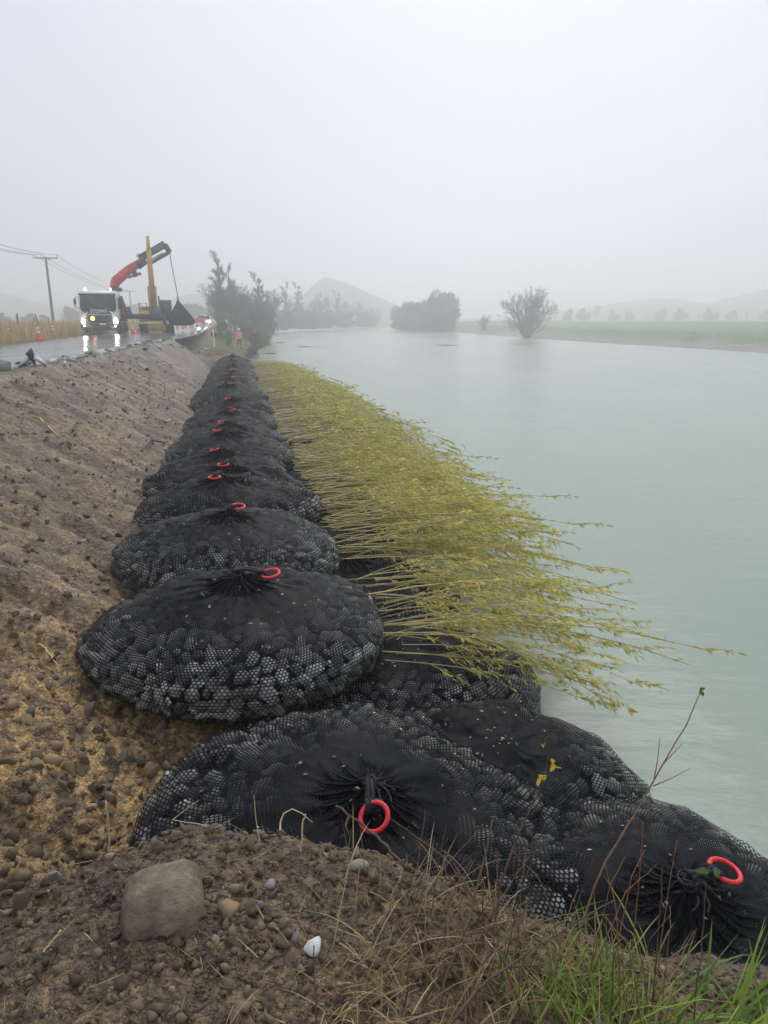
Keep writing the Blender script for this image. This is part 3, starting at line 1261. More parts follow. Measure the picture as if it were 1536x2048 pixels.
ringdir = [40, -100, -110, -115, -150, 170, -40, -120, -20, -140, 20, -100, -60, 180, -90, -30, 60, 0]
g = np.random.default_rng(4)
for k, (x, y) in enumerate(row):
    last_ = k == len(row) - 1
    extra = {0: ', black knot inside its ring'}.get(k, '')
    lab = 'rock bag, %s of the upper row from the camera%s' % (NUM[k], extra)
    if last_:
        lab = 'farthest rock bag of the upper row below the cut bank'
    if k == 0:
        place_bag(d2, (x - .05, y + .1, .36), RZ * .5, lab, ring=ringdir[k], ring_tilt=(R(8), 0), seed=k, singles=150, tilt=(R(3), 0), ring_dist=.12)
        continue
    v = k % 4
    gap = np.mean([np.linalg.norm(row[k] - row[q]) for q in (k - 1, k + 1) if 0 <= q < len(row)])
    wy = float(np.clip(gap * .60 / .98, .72, 1.0))
    w_ = np.interp(k, [1, 4, 18], [1.0, .97, .80])
    f = far[v]
    e, ms = place_bag(f, (x + g.normal() * .03, y + .08, .36 + g.normal() * .03), RZ + g.normal() * .12 + (math.pi if k % 2 else 0), lab, ring=ringdir[k], ring_tilt=(R(g.uniform(-4, 14)), R(g.uniform(-6, 6))),
                      seed=k, scale=(w_ * g.uniform(.96, 1.06), wy, g.uniform(.9, 1.08)), tilt=(R(g.uniform(4, 9)) * (-1 if k % 2 else 1), R(g.uniform(-4, 4))), meshes=far_m.get(v), ring_dist=.16)
    far_m[v] = ms
# lower layer, half under water, mostly hidden by the willow
for k in range(6):
    s = 2.15 + k * 1.95
    x, y = from_sn(s, .98)
    lab = 'lower rock bag, %s along the waterline, half hidden by willow cuttings' % NUM[k]
    f = far[k % 3]
    place_bag(f, (x, y, -.26), RZ + k * .7, lab, seed=k, knot=False, meshes=far_m.get(k % 3))


# ---------------------------------------------------------------- willow cuttings
def willow(seed, coarse=False):
    g = np.random.default_rng(seed)
    ln = g.uniform(1.9, 2.95)
    t = np.linspace(0, 1, 7 if not coarse else 5)
    rise, drop = g.uniform(-.05, .34), g.uniform(.15, .6)
    yaw = g.normal() * .10
    P = np.stack([ln * t, ln * (yaw * t + g.normal() * .06 * t ** 2), rise * np.sin(t * 2.2) - drop * t ** 2.2], -1)
    mb = MB()
    mb.tube(P, np.linspace(.0075, .0025, len(t)) * g.uniform(.6, 1.35), 4 if not coarse else 3, False)
    LC, LD = [], []
    nsh = 11 if not coarse else 9
    for k in range(nsh):
        t0 = g.uniform(.16, .97)
        b = np.array([np.interp(t0, t, P[:, q]) for q in range(3)])
        L_ = g.uniform(.22, .62) * (1.15 - t0 * .4)
        yw = g.normal() * .30 + yaw
        d = unit(np.array([1, math.tan(np.clip(yw, -.7, .7)), g.normal() * .16 + .02]))
        tt = np.linspace(0, 1, 4)[:, None]
        S = b + d * L_ * tt + np.array([0, 0, -.16]) * L_ * tt ** 2
        mb.tube(S if not coarse else S[::3], [.003, .0025, .002, .0012] if not coarse else [.003, .0014], 3, False)
        nl = g.integers(8, 15) if not coarse else g.integers(5, 9)
        for q in g.uniform(.12, 1.0, nl):
            c = b + d * L_ * q + np.array([0, 0, -.16]) * L_ * q * q
            LC.append(c)
            LD.append(unit(d + g.normal(size=3) * .38 + np.array([0, -.25, -.5])))
    for q in g.uniform(.3, 1.0, 20 if not coarse else 10):
        LC.append([np.interp(q, t, P[:, w_]) for w_ in range(3)])
        LD.append(unit(np.array([1, 0, -.3]) + g.normal(size=3) * .5))
    LC, LD = np.array(LC), np.array(LD)
    Nn = unit(np.cross(LD, g.normal(size=LD.shape)))
    lv = leaf_quads(LC, LD, Nn, g.uniform(.05, .105, len(LC)) * (1 if not coarse else 1.15), g.uniform(.007, .0135, len(LC)) * (1 if not coarse else 1.4))
    return mb, lv


WV = []
for k in range(14):
    mb, (LV, LQ) = willow(500 + k)
    sm = mesh_np('stem', np.concatenate(mb.V), [np.concatenate(mb.Q)])
    sm.materials.append(M['willow_stem'])
    lm = mesh_np('leaves', LV, LQ, False)
    lm.materials.append(M['willow_leaf'])
    WV.append((sm, lm))
g = np.random.default_rng(12)
cent = [(-.05, 24), (.9, 18), (2.05, 24), (3.0, 28), (3.9, 34), (4.8, 38), (5.7, 42), (6.6, 46), (7.4, 46)]
cnt = 0
for sc_, m_ in cent:
    for k in range(m_):
        s = sc_ + g.normal() * .20
        n = .78 + g.uniform(0, .25)
        z = .74 + g.normal() * .055 - .08 * g.uniform() ** 2
        x, y = from_sn(s, n)
        hd = math.atan2(R_[1], R_[0]) - R(5) + g.normal() * R(6.5) - (R(4) if sc_ < .5 else 0)
        e = empty('willow_cutting', (x, y, z), hd, 'leafy yellow green willow cutting poking out over the river between the rock bags', 'willow cutting', 'willow cuttings laid between the bags')
        e.rotation_euler = (g.uniform(-.5, .5), g.normal() * R(2.6) + R(1), hd)
        s_ = g.uniform(.84, 1.08) * np.interp(sc_, [0, 3.5], [.76, 1.0])
        e.scale = (s_, s_, s_)
        sm, lm = WV[int(g.integers(14))]
        link('stem', sm, None, e)
        link('leaves', lm, None, e)
        cnt += 1
# the rest of the strip runs on as one mass
VC = [willow(700 + k, True) for k in range(9)]
VS, QS, VL, QL = [], [], [], []
o1 = o2 = 0
for k in range(1000):
    s = 7.6 + 26.6 * g.uniform() ** .95
    n = .72 + g.uniform(0, .3)
    x, y = from_sn(s, n)
    z = .66 + g.normal() * .07
    hd = math.atan2(R_[1], R_[0]) - R(4) + g.normal() * R(7)
    sl = np.interp(s, [7, 20, 31, 34.5], [1.15, 1.25, 1.1, .75]) * g.uniform(.8, 1.12)
    Rm = np.array(Euler((g.uniform(-.5, .5), g.normal() * R(2.6) + R(2), hd)).to_matrix()) * sl
    mb, (LV, LQ) = VC[int(g.integers(9))]
    V = np.concatenate(mb.V) @ Rm.T + (x, y, z)
    VS.append(V)
    QS.append(np.concatenate(mb.Q) + o1)
    o1 += len(V)
    V = LV @ Rm.T + (x, y, z)
    VL.append(V)
    QL.append(LQ + o2)
    o2 += len(V)
VS, VL = np.concatenate(VS), np.concatenate(VL)
me = mesh_np('willow_strip', np.concatenate([VS, VL]), [np.concatenate(QS), np.concatenate(QL) + len(VS)], False)
me.materials.append(M['willow_stem'])
me.materials.append(M['willow_leaf'])
mi = np.zeros(len(me.polygons), np.int32)
mi[sum(len(q) for q in QS):] = 1
me.polygons.foreach_set('material_index', mi)
o = link('willow_strip', me, None, None, 'stuff')
tag(o, 'dense strip of willow cuttings running along the far part of the bag row', 'willow')


# ---------------------------------------------------------------- clods, crumbs and stones on the soil
CLOD_ME = {}
for key in ('clod', 'clay_clod', 'pebble'):
    CLOD_ME[key] = []
    for k in range(8):
        if key == 'pebble':
            V, T = lump(2, 300 + k * 5, .2, 6)
        else:
            V, T = ICO3
            V = V * (1 + .55 * fbm(V[:, 0] * 1.6 + k * 9, V[:, 1] * 1.6 + V[:, 2] * 2.1, 300 + k, 4, .62))[:, None]
            gq = np.random.default_rng(k)
            for q in range(7):
                nq = unit(gq.normal(size=3))
                V = V - np.maximum(V @ nq - gq.uniform(.4, .75), 0)[:, None] * nq * .8
        me = mesh_np(key, V, T, key == 'pebble')
        me.materials.append(M[key])
        CLOD_ME[key].append(me)


def under_bag(x, y, grow=.0):
    r = np.zeros(np.shape(x), bool)
    for e, d in BAGS:
        c = math.cos(-e.rotation_euler[2])
        s = math.sin(-e.rotation_euler[2])
        dx, dy = x - e.location[0], y - e.location[1]
        lx, ly = c * dx - s * dy, s * dx + c * dy
        r |= (lx / (d['a'] * e.scale[0] + grow)) ** 2 + (ly / (d['b'] * e.scale[1] + grow)) ** 2 < 1
    return r


def scatter(parent, key, pts, smin, smax, seed, powr=2.0, sink=.35):
    g = np.random.default_rng(seed)
    P = np.array(pts)
    Z, _ = G(P[:, 0], P[:, 1])
    sz = np.sort(g.uniform(0, 1, len(P)) ** powr * (smax - smin) + smin)[::-1]
    for k in range(len(P)):
        o = bpy.data.objects.new(key if key == 'pebble' else 'clod', CLOD_ME[key][int(g.integers(8))])
        COL.objects.link(o)
        o.parent = parent
        r = sz[k]
        o.location = (P[k, 0], P[k, 1], Z[k] + r * (.55 - sink))
        o.rotation_euler = tuple(g.uniform(0, 6.28, 3))
        o.scale = (r * g.uniform(.9, 1.3), r * g.uniform(.8, 1.1), r * g.uniform(.6, .9))


def crumbs(name, pts, smin, smax, seed, parent, label, powr=3.0, sub=1, mt='crumb'):
    g = np.random.default_rng(seed)
    P = np.array(pts)
    Z, _ = G(P[:, 0], P[:, 1])
    n = len(P)
    sz = g.uniform(0, 1, n) ** powr * (smax - smin) + smin
    pos = np.stack([P[:, 0], P[:, 1], Z + sz * .10], -1)
    scl = sz[:, None] * g.uniform(.45, 1.5, (n, 3))
    V, T = joined_lumps(pos, scl, [rand_rot(g) for _ in range(n)], sub, 9, seed, 1.0, 4)
    o = link(name, mesh_np(name, V, T, False), M[mt], parent, 'stuff')
    return o


g = np.random.default_rng(33)


def sample(n, fx, fy, ok):
    out = np.zeros((0, 2))
    while len(out) < n:
        x, y = fx(n * 3), fy(n * 3)
        k = ok(x, y)
        out = np.concatenate([out, np.stack([x[k], y[k]], -1)])
    return out[:n]


def on_mound(x, y):
    x, y = np.atleast_1d(x), np.atleast_1d(y)
    mz, mf = mound_z(x, y)
    return (mf > .25) & G(x, y, False)[1]['mound']


def clay_ok(x, y):
    s, n = sn(x, y)
    return (-4.2 < n) & ~under_bag(x, y, -.12) & ~on_mound(x, y) & (y > 1.9)


foot = sample(150, lambda n: g.normal(-1.45, .45, n), lambda n: g.normal(3.75, .55, n), clay_ok)
scatter(BANK, 'clay_clod', foot, .014, .066, 1, 2.6, .6)
foot2 = sample(150, lambda n: g.uniform(-4.2, -.9, n), lambda n: g.uniform(2.4, 10.5, n), lambda x, y: clay_ok(x, y) & (g.uniform(size=len(x)) < np.exp(-np.abs(sn(x, y)[1] + 1.3) / .8)))
scatter(BANK, 'clod', foot2, .014, .06, 2, 2.8, .6)
fine = np.concatenate([sample(900, lambda n: g.normal(-1.7, .7, n), lambda n: np.abs(g.normal(2.2, 2.2, n)) + 1.9, clay_ok),
                       sample(6600, lambda n: g.uniform(-10, -.9, n), lambda n: 2.4 + 26 * g.uniform(0, 1, n) ** 1.4, clay_ok)])
crumbs('soil_crumbs', fine, .006, .038, 3, BANK, '', mt='clay_crumb')
md = sample(170, lambda n: g.uniform(-1.7, .75, n), lambda n: g.uniform(1.0, 2.25, n), on_mound)
scatter(MOUND, 'clod', md, .010, .036, 4, 2.6, .5)
md = sample(38, lambda n: g.uniform(-1.5, .5, n), lambda n: g.uniform(1.0, 2.15, n), on_mound)
scatter(MOUND, 'pebble', md, .006, .020, 5, 2.4, .45)
md = sample(6300, lambda n: g.uniform(-2.0, 1.3, n), lambda n: g.uniform(.95, 2.5, n), on_mound)
crumbs('soil_crumbs', md, .0035, .017, 6, MOUND, '')


def stone_thing(name, u, v, z, r, mt, label, cat, seed, sub=3, rough=.2, flats=7, rot=0, sink=.3):
    p = at_z(u, v, z)
    V, T = lump(sub, seed, rough, flats)
    V = V * np.array(r)
    o = link(name, mesh_np(name, V, T), M[mt], None)
    o.location = (p[0], p[1], gz(p[0], p[1]) + r[2] * (1 - 2 * sink) * .9)
    o.rotation_euler = (0, 0, rot)
    tag(o, label, cat)
    return o


BOULDER = stone_thing('boulder', 328, 1852, 1.46, (.112, .12, .095), 'boulder', 'muddy rounded boulder set in the soil mound in the foreground', 'boulder', 902, 3, .14, 9, .3, .53)
V_ = ICO3[0] / (np.abs(ICO3[0]) ** 3.2).sum(1, keepdims=True) ** (1 / 3.2)
V_ = V_ * (1 + .14 * fbm(V_[:, 0] * 1.3 + 3, V_[:, 1] * 1.3 + V_[:, 2] * 1.7, 5, 3))[:, None] * np.array([.108, .112, .095])
BOULDER.data = mesh_np('boulder', V_, ICO3[1])
BOULDER.data.materials.append(M['boulder'])
stone_thing('white_stone', 625, 1915, 1.40, (.034, .032, .02), 'whitestone', 'bright white broken stone on the soil mound beside a dark stem', 'stone', 911, 2, .2, 8, 1.0, .2)
stone_thing('stone', 460, 1852, 1.42, (.032, .036, .022), 'clay_clod', 'tan crumbly stone on the mound just right of the boulder', 'stone', 921, 2, .5, 6, .2, .3)
stone_thing('stone', 541, 1792, 1.42, (.023, .019, .014), 'pebble', 'small pale grey pebble on the mound above the white stone', 'stone', 925, 2, .2, 7, .2, .3)
stone_thing('stone', 712, 1745, 1.35, (.045, .028, .022), 'pebble', 'flat grey stone at the mound edge below the red ring', 'stone', 931, 2, .2, 7, .2, .3)
stone_thing('stone', 108, 1755, 1.40, (.03, .024, .02), 'pebble', 'angular grey stone on the left of the mound', 'stone', 941, 2, .25, 7, .2, .3)


# ---------------------------------------------------------------- foreground weeds, twigs, grass
def blades(pos, hd, ln, wd, lean, curl, seed, seg=4):
    """grass blades: arrays; heading hd, leaning and curling over"""
    n = len(pos)
    t = np.linspace(0, 1, seg + 1)
    ang = lean[:, None] + curl[:, None] * t[None] ** 1.3          # angle from vertical
    dl = ln[:, None] / seg
    dx = np.sin(ang) * dl
    dz = np.cos(ang) * dl
    h = np.concatenate([np.zeros((n, 1)), np.cumsum(dx[:, :-1], 1)], 1)
    z = np.concatenate([np.zeros((n, 1)), np.cumsum(dz[:, :-1], 1)], 1)
    c, s = np.cos(hd)[:, None], np.sin(hd)[:, None]
    X = pos[:, :1] + h * c
    Y = pos[:, 1:2] + h * s
    Z = pos[:, 2:3] + z
    w_ = wd[:, None] * np.array([.7, 1, .9, .6, .06])[None, :seg + 1] if seg == 4 else wd[:, None] * np.linspace(1, .08, seg + 1)[None]
    A = np.stack([X - s * w_, Y + c * w_, Z], -1)
    B = np.stack([X + s * w_, Y - c * w_, Z], -1)
    V = np.stack([A, B], 2).reshape(-1, 3)
    i, j = np.meshgrid(np.arange(n), np.arange(seg), indexing='ij')
    a = i * (seg + 1) * 2 + j * 2
    Q = np.stack([a, a + 1, a + 3, a + 2], -1).reshape(-1, 4)
    return V, Q


def grass_stuff(name, mt, pts, hd0, hds, ln, wd, lean, curl, seed, label, zoff=-.01):
    g = np.random.default_rng(seed)
    P = np.array(pts)
    Z, _ = G(P[:, 0], P[:, 1])
    n = len(P)
    V, Q = blades(np.stack([P[:, 0], P[:, 1], Z + zoff], -1), hd0 + g.normal(size=n) * hds, g.uniform(*ln, n), g.uniform(*wd, n), np.abs(g.normal(size=n)) * lean[1] + lean[0],
                  g.uniform(*curl, n), seed)
    o = link(name, mesh_np(name, V, Q, False), M[mt], None, 'stuff')
    tag(o, label, 'grass')
    return o


g = np.random.default_rng(55)
pts = [(g.normal(1.12, .20), g.normal(1.50, .14)) for _ in range(250)]
grass_stuff('green_grass', 'grass', pts, R(15), .7, (.14, .46), (.0022, .0050), (.35, .45), (.5, 1.5), 1, 'bright green grass tuft in the bottom right corner')
pts = [(g.normal(.62, .12), g.normal(1.60, .14)) for _ in range(280)]
grass_stuff('grass_tuft', 'grass', pts, R(60), 1.6, (.08, .24), (.0018, .0036), (.1, .5), (.4, 1.6), 2, 'yellow green grass tuft below the red ring of the rightmost bag')
pts = [(g.normal(.42, .28), g.normal(1.62, .2)) for _ in range(520)]
grass_stuff('dry_grass', 'drygrass', pts, R(70), 2.2, (.07, .26), (.0012, .0026), (.3, .6), (.2, 1.3), 3, 'dead brown grass and stalks on the right flank of the mound')
pts = [(g.normal(-.06, .06), g.normal(1.42, .10)) for _ in range(150)]
grass_stuff('dry_grass', 'drygrass', pts, R(-60), 1.2, (.05, .17), (.0012, .0024), (.5, .5), (.2, 1.0), 4, 'small wisp of dry grass by the white stone')
pts = [(g.uniform(-1.5, .6), g.uniform(1.05, 2.05)) for _ in range(240)]
grass_stuff('rootlets', 'drygrass', [p for p in pts if on_mound(*p)[0]], 0, 3, (.03, .12), (.0007, .0014), (1.0, .35), (-.4, .6), 5, 'fine dead rootlets and straw bits strewn over the soil mound', .006)


def stalk(name, pts, r0, r1, mt, label, cat, leaves=None, side=None, group=None, seed=0):
    """pts: list of (u, v, t) photo points with real distance; side: extra branches; leaves: (mat, list of (u,v,t,len,n))"""
    P = np.array([at_t(*p) for p in pts])
    z0 = gz(P[0, 0], P[0, 1])
    P[0, 2] = min(P[0, 2], z0)
    e = empty(name, tuple(P[0]), 0, label, cat, group)
    org = P[0]
    k = np.linspace(0, 1, 14)
    kk = np.linspace(0, 1, len(P))
    C = np.stack([np.interp(k, kk, P[:, q]) for q in range(3)], -1)
    g = np.random.default_rng(seed)
    C[1:-1] += g.normal(size=(12, 3)) * r0 * .5
    mb = MB()
    mb.tube(C - org, np.linspace(r0, r1, 14), 6)
    mb.build('stem', M[mt], e, True)
    for b in side or []:
        B = np.array([at_t(*p) for p in b])
        mb = MB()
        mb.tube(np.stack([np.interp(np.linspace(0, 1, 6), np.linspace(0, 1, len(B)), B[:, q]) for q in range(3)], -1) - org, np.linspace(r1 * 1.3, r1 * .6, 6), 5)
        mb.build('side_shoot', M[mt], e, True)
    if leaves:
        lm, lst = leaves
        for (u, v, t, ln, n, wd) in lst:
            c = at_t(u, v, t) - org
            for q in range(n):
                d = unit(g.normal(size=(1, 3)) + np.array([[0, 0, -.1]]))
                nn = unit(np.cross(d, g.normal(size=(1, 3))))
                s = np.cross(d, nn)
                tt = np.array([0, .15, .4, .65, .88, 1.0])
                ww = np.array([.02, .6, 1.0, .9, .45, .0]) * wd
                l_ = ln * g.uniform(.75, 1.15)
                up = nn * (np.sin(tt * 2.2) * .16 * l_)[:, None]
                A = c + g.normal(size=3) * ln * .22 + d * tt[:, None] * l_ + up
                V = np.concatenate([A + s * ww[:, None], A, A - s * ww[:, None]])
                V[6:12] -= nn * .08 * wd
                Q = [[i, i + 1, i + 7, i + 6] for i in range(5)] + [[i + 6, i + 7, i + 13, i + 12] for i in range(5)]
                mb = MB()
                mb.add(V, Q)
                mb.build('leaf', M[lm], e, True)
    return e


stalk('weed_stalk', [(1145, 1850, 2.25), (1205, 1735, 2.35), (1262, 1640, 2.4), (1306, 1567, 2.45), (1360, 1470, 2.5), (1400, 1385, 2.55)], .0042, .0018, 'redtwig',
      'tall thin weed stalk rising over the rightmost bag with a green leaf at its tip', 'weed',
      leaves=('gleaf', [(1404, 1380, 2.55, .03, 3, .008), (1155, 1835, 2.25, .035, 1, .012)]),
      side=[[(1306, 1567, 2.45), (1314, 1530, 2.46), (1320, 1475, 2.48)], [(1325, 1530, 2.46), (1345, 1508, 2.47), (1364, 1488, 2.5)], [(1306, 1572, 2.45), (1340, 1558, 2.46), (1380, 1537, 2.5)]], seed=1)
stalk('sapling', [(985, 1830, 2.2), (1010, 1745, 2.25), (1045, 1650, 2.3), (1082, 1575, 2.32), (1096, 1530, 2.33), (1090, 1480, 2.33)], .0048, .0018, 'twig',
      'dark thin sapling with a bunch of yellow leaves in front of the bags', 'sapling',
      leaves=('yleaf', [(1085, 1555, 2.32, .03, 5, .008), (1105, 1530, 2.32, .028, 5, .008), (1090, 1490, 2.33, .022, 2, .008)]), seed=2)
stalk('leafy_weed', [(1395, 2000, 2.0), (1402, 1900, 2.05), (1408, 1830, 2.08), (1412, 1765, 2.1)], .0022, .0012, 'twig', 'slender weed with two round leaves in front of the right red ring', 'weed',
      leaves=('gleaf', [(1425, 1745, 2.1, .036, 2, .014), (1400, 1755, 2.1, .03, 1, .012)]), seed=3)
stalk('fallen_stick', [(812, 1735, 2.42), (770, 1690, 2.52), (720, 1643, 2.62), (672, 1612, 2.68)], .0062, .0048, 'twig', 'dark fallen stick lying against the red ring of the slumped bag', 'stick', seed=4,
      side=[[(700, 1630, 2.64), (690, 1650, 2.6), (697, 1668, 2.58)]])
stalk('upright_stem', [(632, 2046, 1.62), (631, 1990, 1.66), (629, 1930, 1.70), (628, 1890, 1.72)], .0024, .0015, 'twig', 'thin dark upright stem crossing the white stone', 'stem', seed=5)
stalk('bare_branch', [(870, 2010, 1.85), (900, 1930, 1.95), (940, 1835, 2.1), (965, 1740, 2.2), (985, 1640, 2.3)], .0056, .0026, 'twig', 'bare forked brown branch rising from the mound below the yellow leaves', 'branch',
      side=[[(925, 1875, 2.05), (1000, 1850, 2.12), (1080, 1810, 2.2)], [(950, 1800, 2.14), (915, 1740, 2.2), (890, 1700, 2.24)]], seed=6)
stalk('arching_branch', [(860, 2046, 1.72), (960, 1975, 1.85), (1050, 1905, 1.98), (1140, 1850, 2.1), (1230, 1800, 2.2)], .0052, .002, 'twig', 'long dark branch arching low to the right over the dead grass', 'branch',
      side=[[(1010, 1935, 1.93), (1090, 1930, 2.0), (1160, 1900, 2.1)]], seed=7)
stalk('straw_stalk', [(1035, 1945, 2.0), (990, 1900, 2.06), (965, 1868, 2.1)], .0026, .0016, 'straw', 'pale broken straw stalk lying on the dead grass', 'straw', seed=8)
stalk('straw_stalk', [(520, 1680, 2.3), (512, 1640, 2.34), (508, 1590, 2.36)], .0014, .0009, 'straw', 'single straw standing upright on the crest of the mound', 'straw', seed=9)
stalk('straw_stalk', [(600, 1662, 2.3), (606, 1642, 2.3), (612, 1628, 2.3)], .0034, .0024, 'straw', 'short bent orange straw at the mound crest left of the ring', 'straw',
      side=[[(560, 1660, 2.3), (562, 1630, 2.32), (590, 1615, 2.33), (625, 1645, 2.33)]], seed=10)
stalk('straw_stalk', [(470, 1655, 2.35), (400, 1648, 2.36), (345, 1640, 2.37)], .002, .001, 'straw', 'long straw lying flat along the mound crest', 'straw', side=[[(345, 1640, 2.37), (370, 1620, 2.4), (398, 1600, 2.42)]], seed=11)
stalk('straw_stalk', [(82, 1865, 1.86), (122, 1861, 1.87)], .0036, .003, 'straw', 'thick straw stub lying left of the boulder', 'straw', seed=12)
stalk('straw_stalk', [(206, 1632, 3.3), (212, 1602, 3.35)], .006, .004, 'straw', 'pale wood splinter stuck in the yellow clay', 'straw', seed=13)
stalk('straw_stalk', [(73, 1283, 5.3), (95, 1302, 5.2), (117, 1333, 5.05)], .008, .004, 'straw', 'pale split stick lying on the slope left of the nearest bag', 'stick', seed=14)
g = np.random.default_rng(70)
for k in range(64):
    u = g.uniform(780, 1340)
    v = g.uniform(1800, 2000)
    t0 = np.interp(v, [1780, 2040], [2.25, 1.75])
    du, dv = g.normal() * 85 + 20, g.uniform(60, 190) * (1.6 if k % 4 == 0 else 1)
    stalk('dead_stem', [(u, v, t0), (u + du * .5, v - dv * .55, t0 + .06), (u + du, v - dv, t0 + .12)], g.uniform(.0012, .0028), .0008, 'redtwig' if k % 3 else 'twig',
          'thin dead brown stem in the tangle on the right of the mound', 'dead stem', group='dead stems on the right of the mound', seed=100 + k)


# ---------------------------------------------------------------- crane truck
def lampglow(parent):
    pass


tp = at_t(202, 668, 48)
TR = empty('crane_truck', (tp[0], tp[1], Z_ROAD + .01), R(15), 'white crane truck facing the camera, headlights on, red crane lifting a bag', 'truck')


def part(name, mt, parent, fn, smooth=False):
    mb = MB()
    fn(mb)
    return mb.build(name, M[mt], parent, smooth)


# local frame: front face at y=0 looking to -y, x to the photo's right
cabb = part('cab', 'white', TR, lambda b: (b.hull([(x, y, z) for x in (-1.22, 1.22) for y, z in ((.12, 1.15), (.02, 1.3), (.0, .95), (.2, 2.62), (.34, 2.74), (1.75, 2.78), (1.8, 2.6), (1.8, .8), (.1, .8))]
                                                      + [(x, y, 2.80) for x in (-1.05, 1.05) for y in (.5, 1.7)]),))
part('windscreen', 'glass', cabb, lambda b: b.hull([(-1.10, .02, 1.56), (1.10, .02, 1.56), (-.85, -.012, 1.30), (.85, -.012, 1.30), (-1.14, .06, 1.75), (1.14, .06, 1.75), (-1.10, .175, 2.52), (1.10, .175, 2.52),
                                                   (-1.08, .2, 2.5), (1.08, .2, 2.5), (-1.0, .06, 1.4), (1.0, .06, 1.4)]))
part('side_window', 'glass', cabb, lambda b: b.hull([(1.235, y, z) for y, z in ((.35, 1.6), (.45, 2.4), (1.25, 2.4), (1.25, 1.6))] + [(1.2, y, z) for y, z in ((.35, 1.6), (.45, 2.4), (1.25, 2.4), (1.25, 1.6))]))
part('sun_visor', 'black', cabb, lambda b: b.box((0, .08, 2.55), (2.3, .16, .10), (R(15), 0, 0), .02))
gr = part('grille', 'dark', TR, lambda b: b.box((0, .0, .93), (1.62, .06, .62), (0, 0, 0), .04))
for k in range(6):
    part('grille_bar', 'steel' if k in (0, 5) else 'black', gr, lambda b, k=k: b.box((0, -.045, .68 + .1 * k), (1.54, .04, .035), (0, 0, 0), .01))
part('bumper', 'dark', TR, lambda b: (b.hull([(x, y, z) for x in (-1.2, 1.2) for y, z in ((.03, .60), (-.05, .5), (-.03, .3), (.25, .25), (.3, .62))])))
part('number_plate', 'reflect', TR, lambda b: b.box((.18, -.07, .62), (.42, .02, .13), (0, 0, 0), .005))
part('lower_plate', 'reflect', TR, lambda b: b.box((.85, -.075, .40), (.30, .02, .10), (0, 0, 0), .005))
for sx in (-1, 1):
    h = part('headlight_housing', 'white', TR, lambda b: b.hull([(sx * x, y, z) for x, y, z in ((.84, -.03, .62), (1.2, .03, .62), (.88, -.03, 1.0), (1.22, .05, 1.12), (.84, .1, .62), (1.22, .2, .62), (1.22, .2, 1.1), (.84, .1, 1.0))]))
    part('headlight', 'headlight', h, lambda b: b.box((sx * 1.02, -.045, .80), (.22, .05, .27), (0, 0, sx * .15), .04))
    mr = part('mirror', 'white' if sx < 0 else 'black', TR, lambda b: b.box((sx * 1.43, .12, 1.98), (.20, .14, .72), (0, 0, 0), .06))
    part('mirror_glass', 'black', mr, lambda b: b.box((sx * 1.43, .04, 2.08), (.13, .03, .36), (0, 0, 0), .02))
    part('mirror_arm', 'black', mr, lambda b: (b.tube([(sx * 1.2, .2, 2.36), (sx * 1.42, .14, 2.36)], .02, 6), b.tube([(sx * 1.2, .2, 1.62), (sx * 1.42, .14, 1.66)], .02, 6)))
    bc = part('beacon', 'beacon', TR, lambda b: b.tube([(sx * .80, .7, 2.80), (sx * .80, .7, 2.98), (sx * .80, .7, 3.0)], [.085, .075, .03], 12))
    part('fog_lamp', 'headlight', TR, lambda b: b.box((sx * .98, -.055, .50), (.10, .03, .06), (0, 0, 0), .01))
    part('door_step', 'dark', TR, lambda b: b.box((sx * 1.2, .75, .5), (.12, .7, .35), (0, 0, 0), .03))
part('amber_flasher', 'amber', TR, lambda b: b.tube([(-.42, -.03, 1.0), (-.42, -.085, 1.0), (-.42, -.10, 1.0)], [.13, .12, .05], 14))
part('chassis', 'black', TR, lambda b: (b.box((-.42, 5.0, .85), (.14, 8.6, .3), (0, 0, 0), .02), b.box((.42, 5.0, .85), (.14, 8.6, .3), (0, 0, 0), .02), b.box((0, 4.0, .8), (1.0, .2, .25), (0, 0, 0), .02)))
part('deck', 'dark', TR, lambda b: (b.box((0, 6.4, 1.12), (2.45, 5.6, .16), (0, 0, 0), .02), b.box((0, 3.7, 1.55), (2.4, .08, .8), (0, 0, 0), .02)))
part('side_guard', 'redpaint', TR, lambda b: b.box((1.22, 4.4, 1.02), (.06, 4.2, .16), (0, 0, 0), .02))
for k in range(5):
    part('marker_lamp', 'reflect', TR, lambda b, k=k: b.box((1.262, 2.9 + k * 1.2, .92), (.02, .10, .06), (0, 0, 0), .005))
for y in (1.35, 2.75, 6.0, 7.35):
    for sx in (-1, 1):
        wh = part('wheel', 'tyre', TR, lambda b: (b.tube([(sx * .93, y, .52), (sx * .96, y, .52), (sx * 1.20, y, .52), (sx * 1.235, y, .52)], [.44, .52, .52, .44], 24)), True)
        part('rim', 'steel', wh, lambda b: b.tube([(sx * 1.2, y, .52), (sx * 1.243, y, .52), (sx * 1.215, y, .52)], [.30, .29, .12], 18))
        part('mudguard', 'dark', TR, lambda b: b.tube([(sx * 1.08, y + .62 * math.cos(a), .52 + .62 * math.sin(a)) for a in np.linspace(R(25), R(155), 8)], .05, 6))
cc = bpy.data.curves.new('lettering', 'FONT')
cc.body = 'STONG'
cc.size = .36
cc.shear = .25
cc.extrude = .006
cc.offset = .008
cc.align_x = 'CENTER'
to = bpy.data.objects.new('lettering_tmp', cc)
COL.objects.link(to)
bpy.context.view_layer.update()
tm = bpy.data.meshes.new_from_object(to.evaluated_get(bpy.context.evaluated_depsgraph_get()))
bpy.data.objects.remove(to)
lt = link('lettering', tm, M['white'], TR)
lt.location = (-.02, -.035, 1.37)
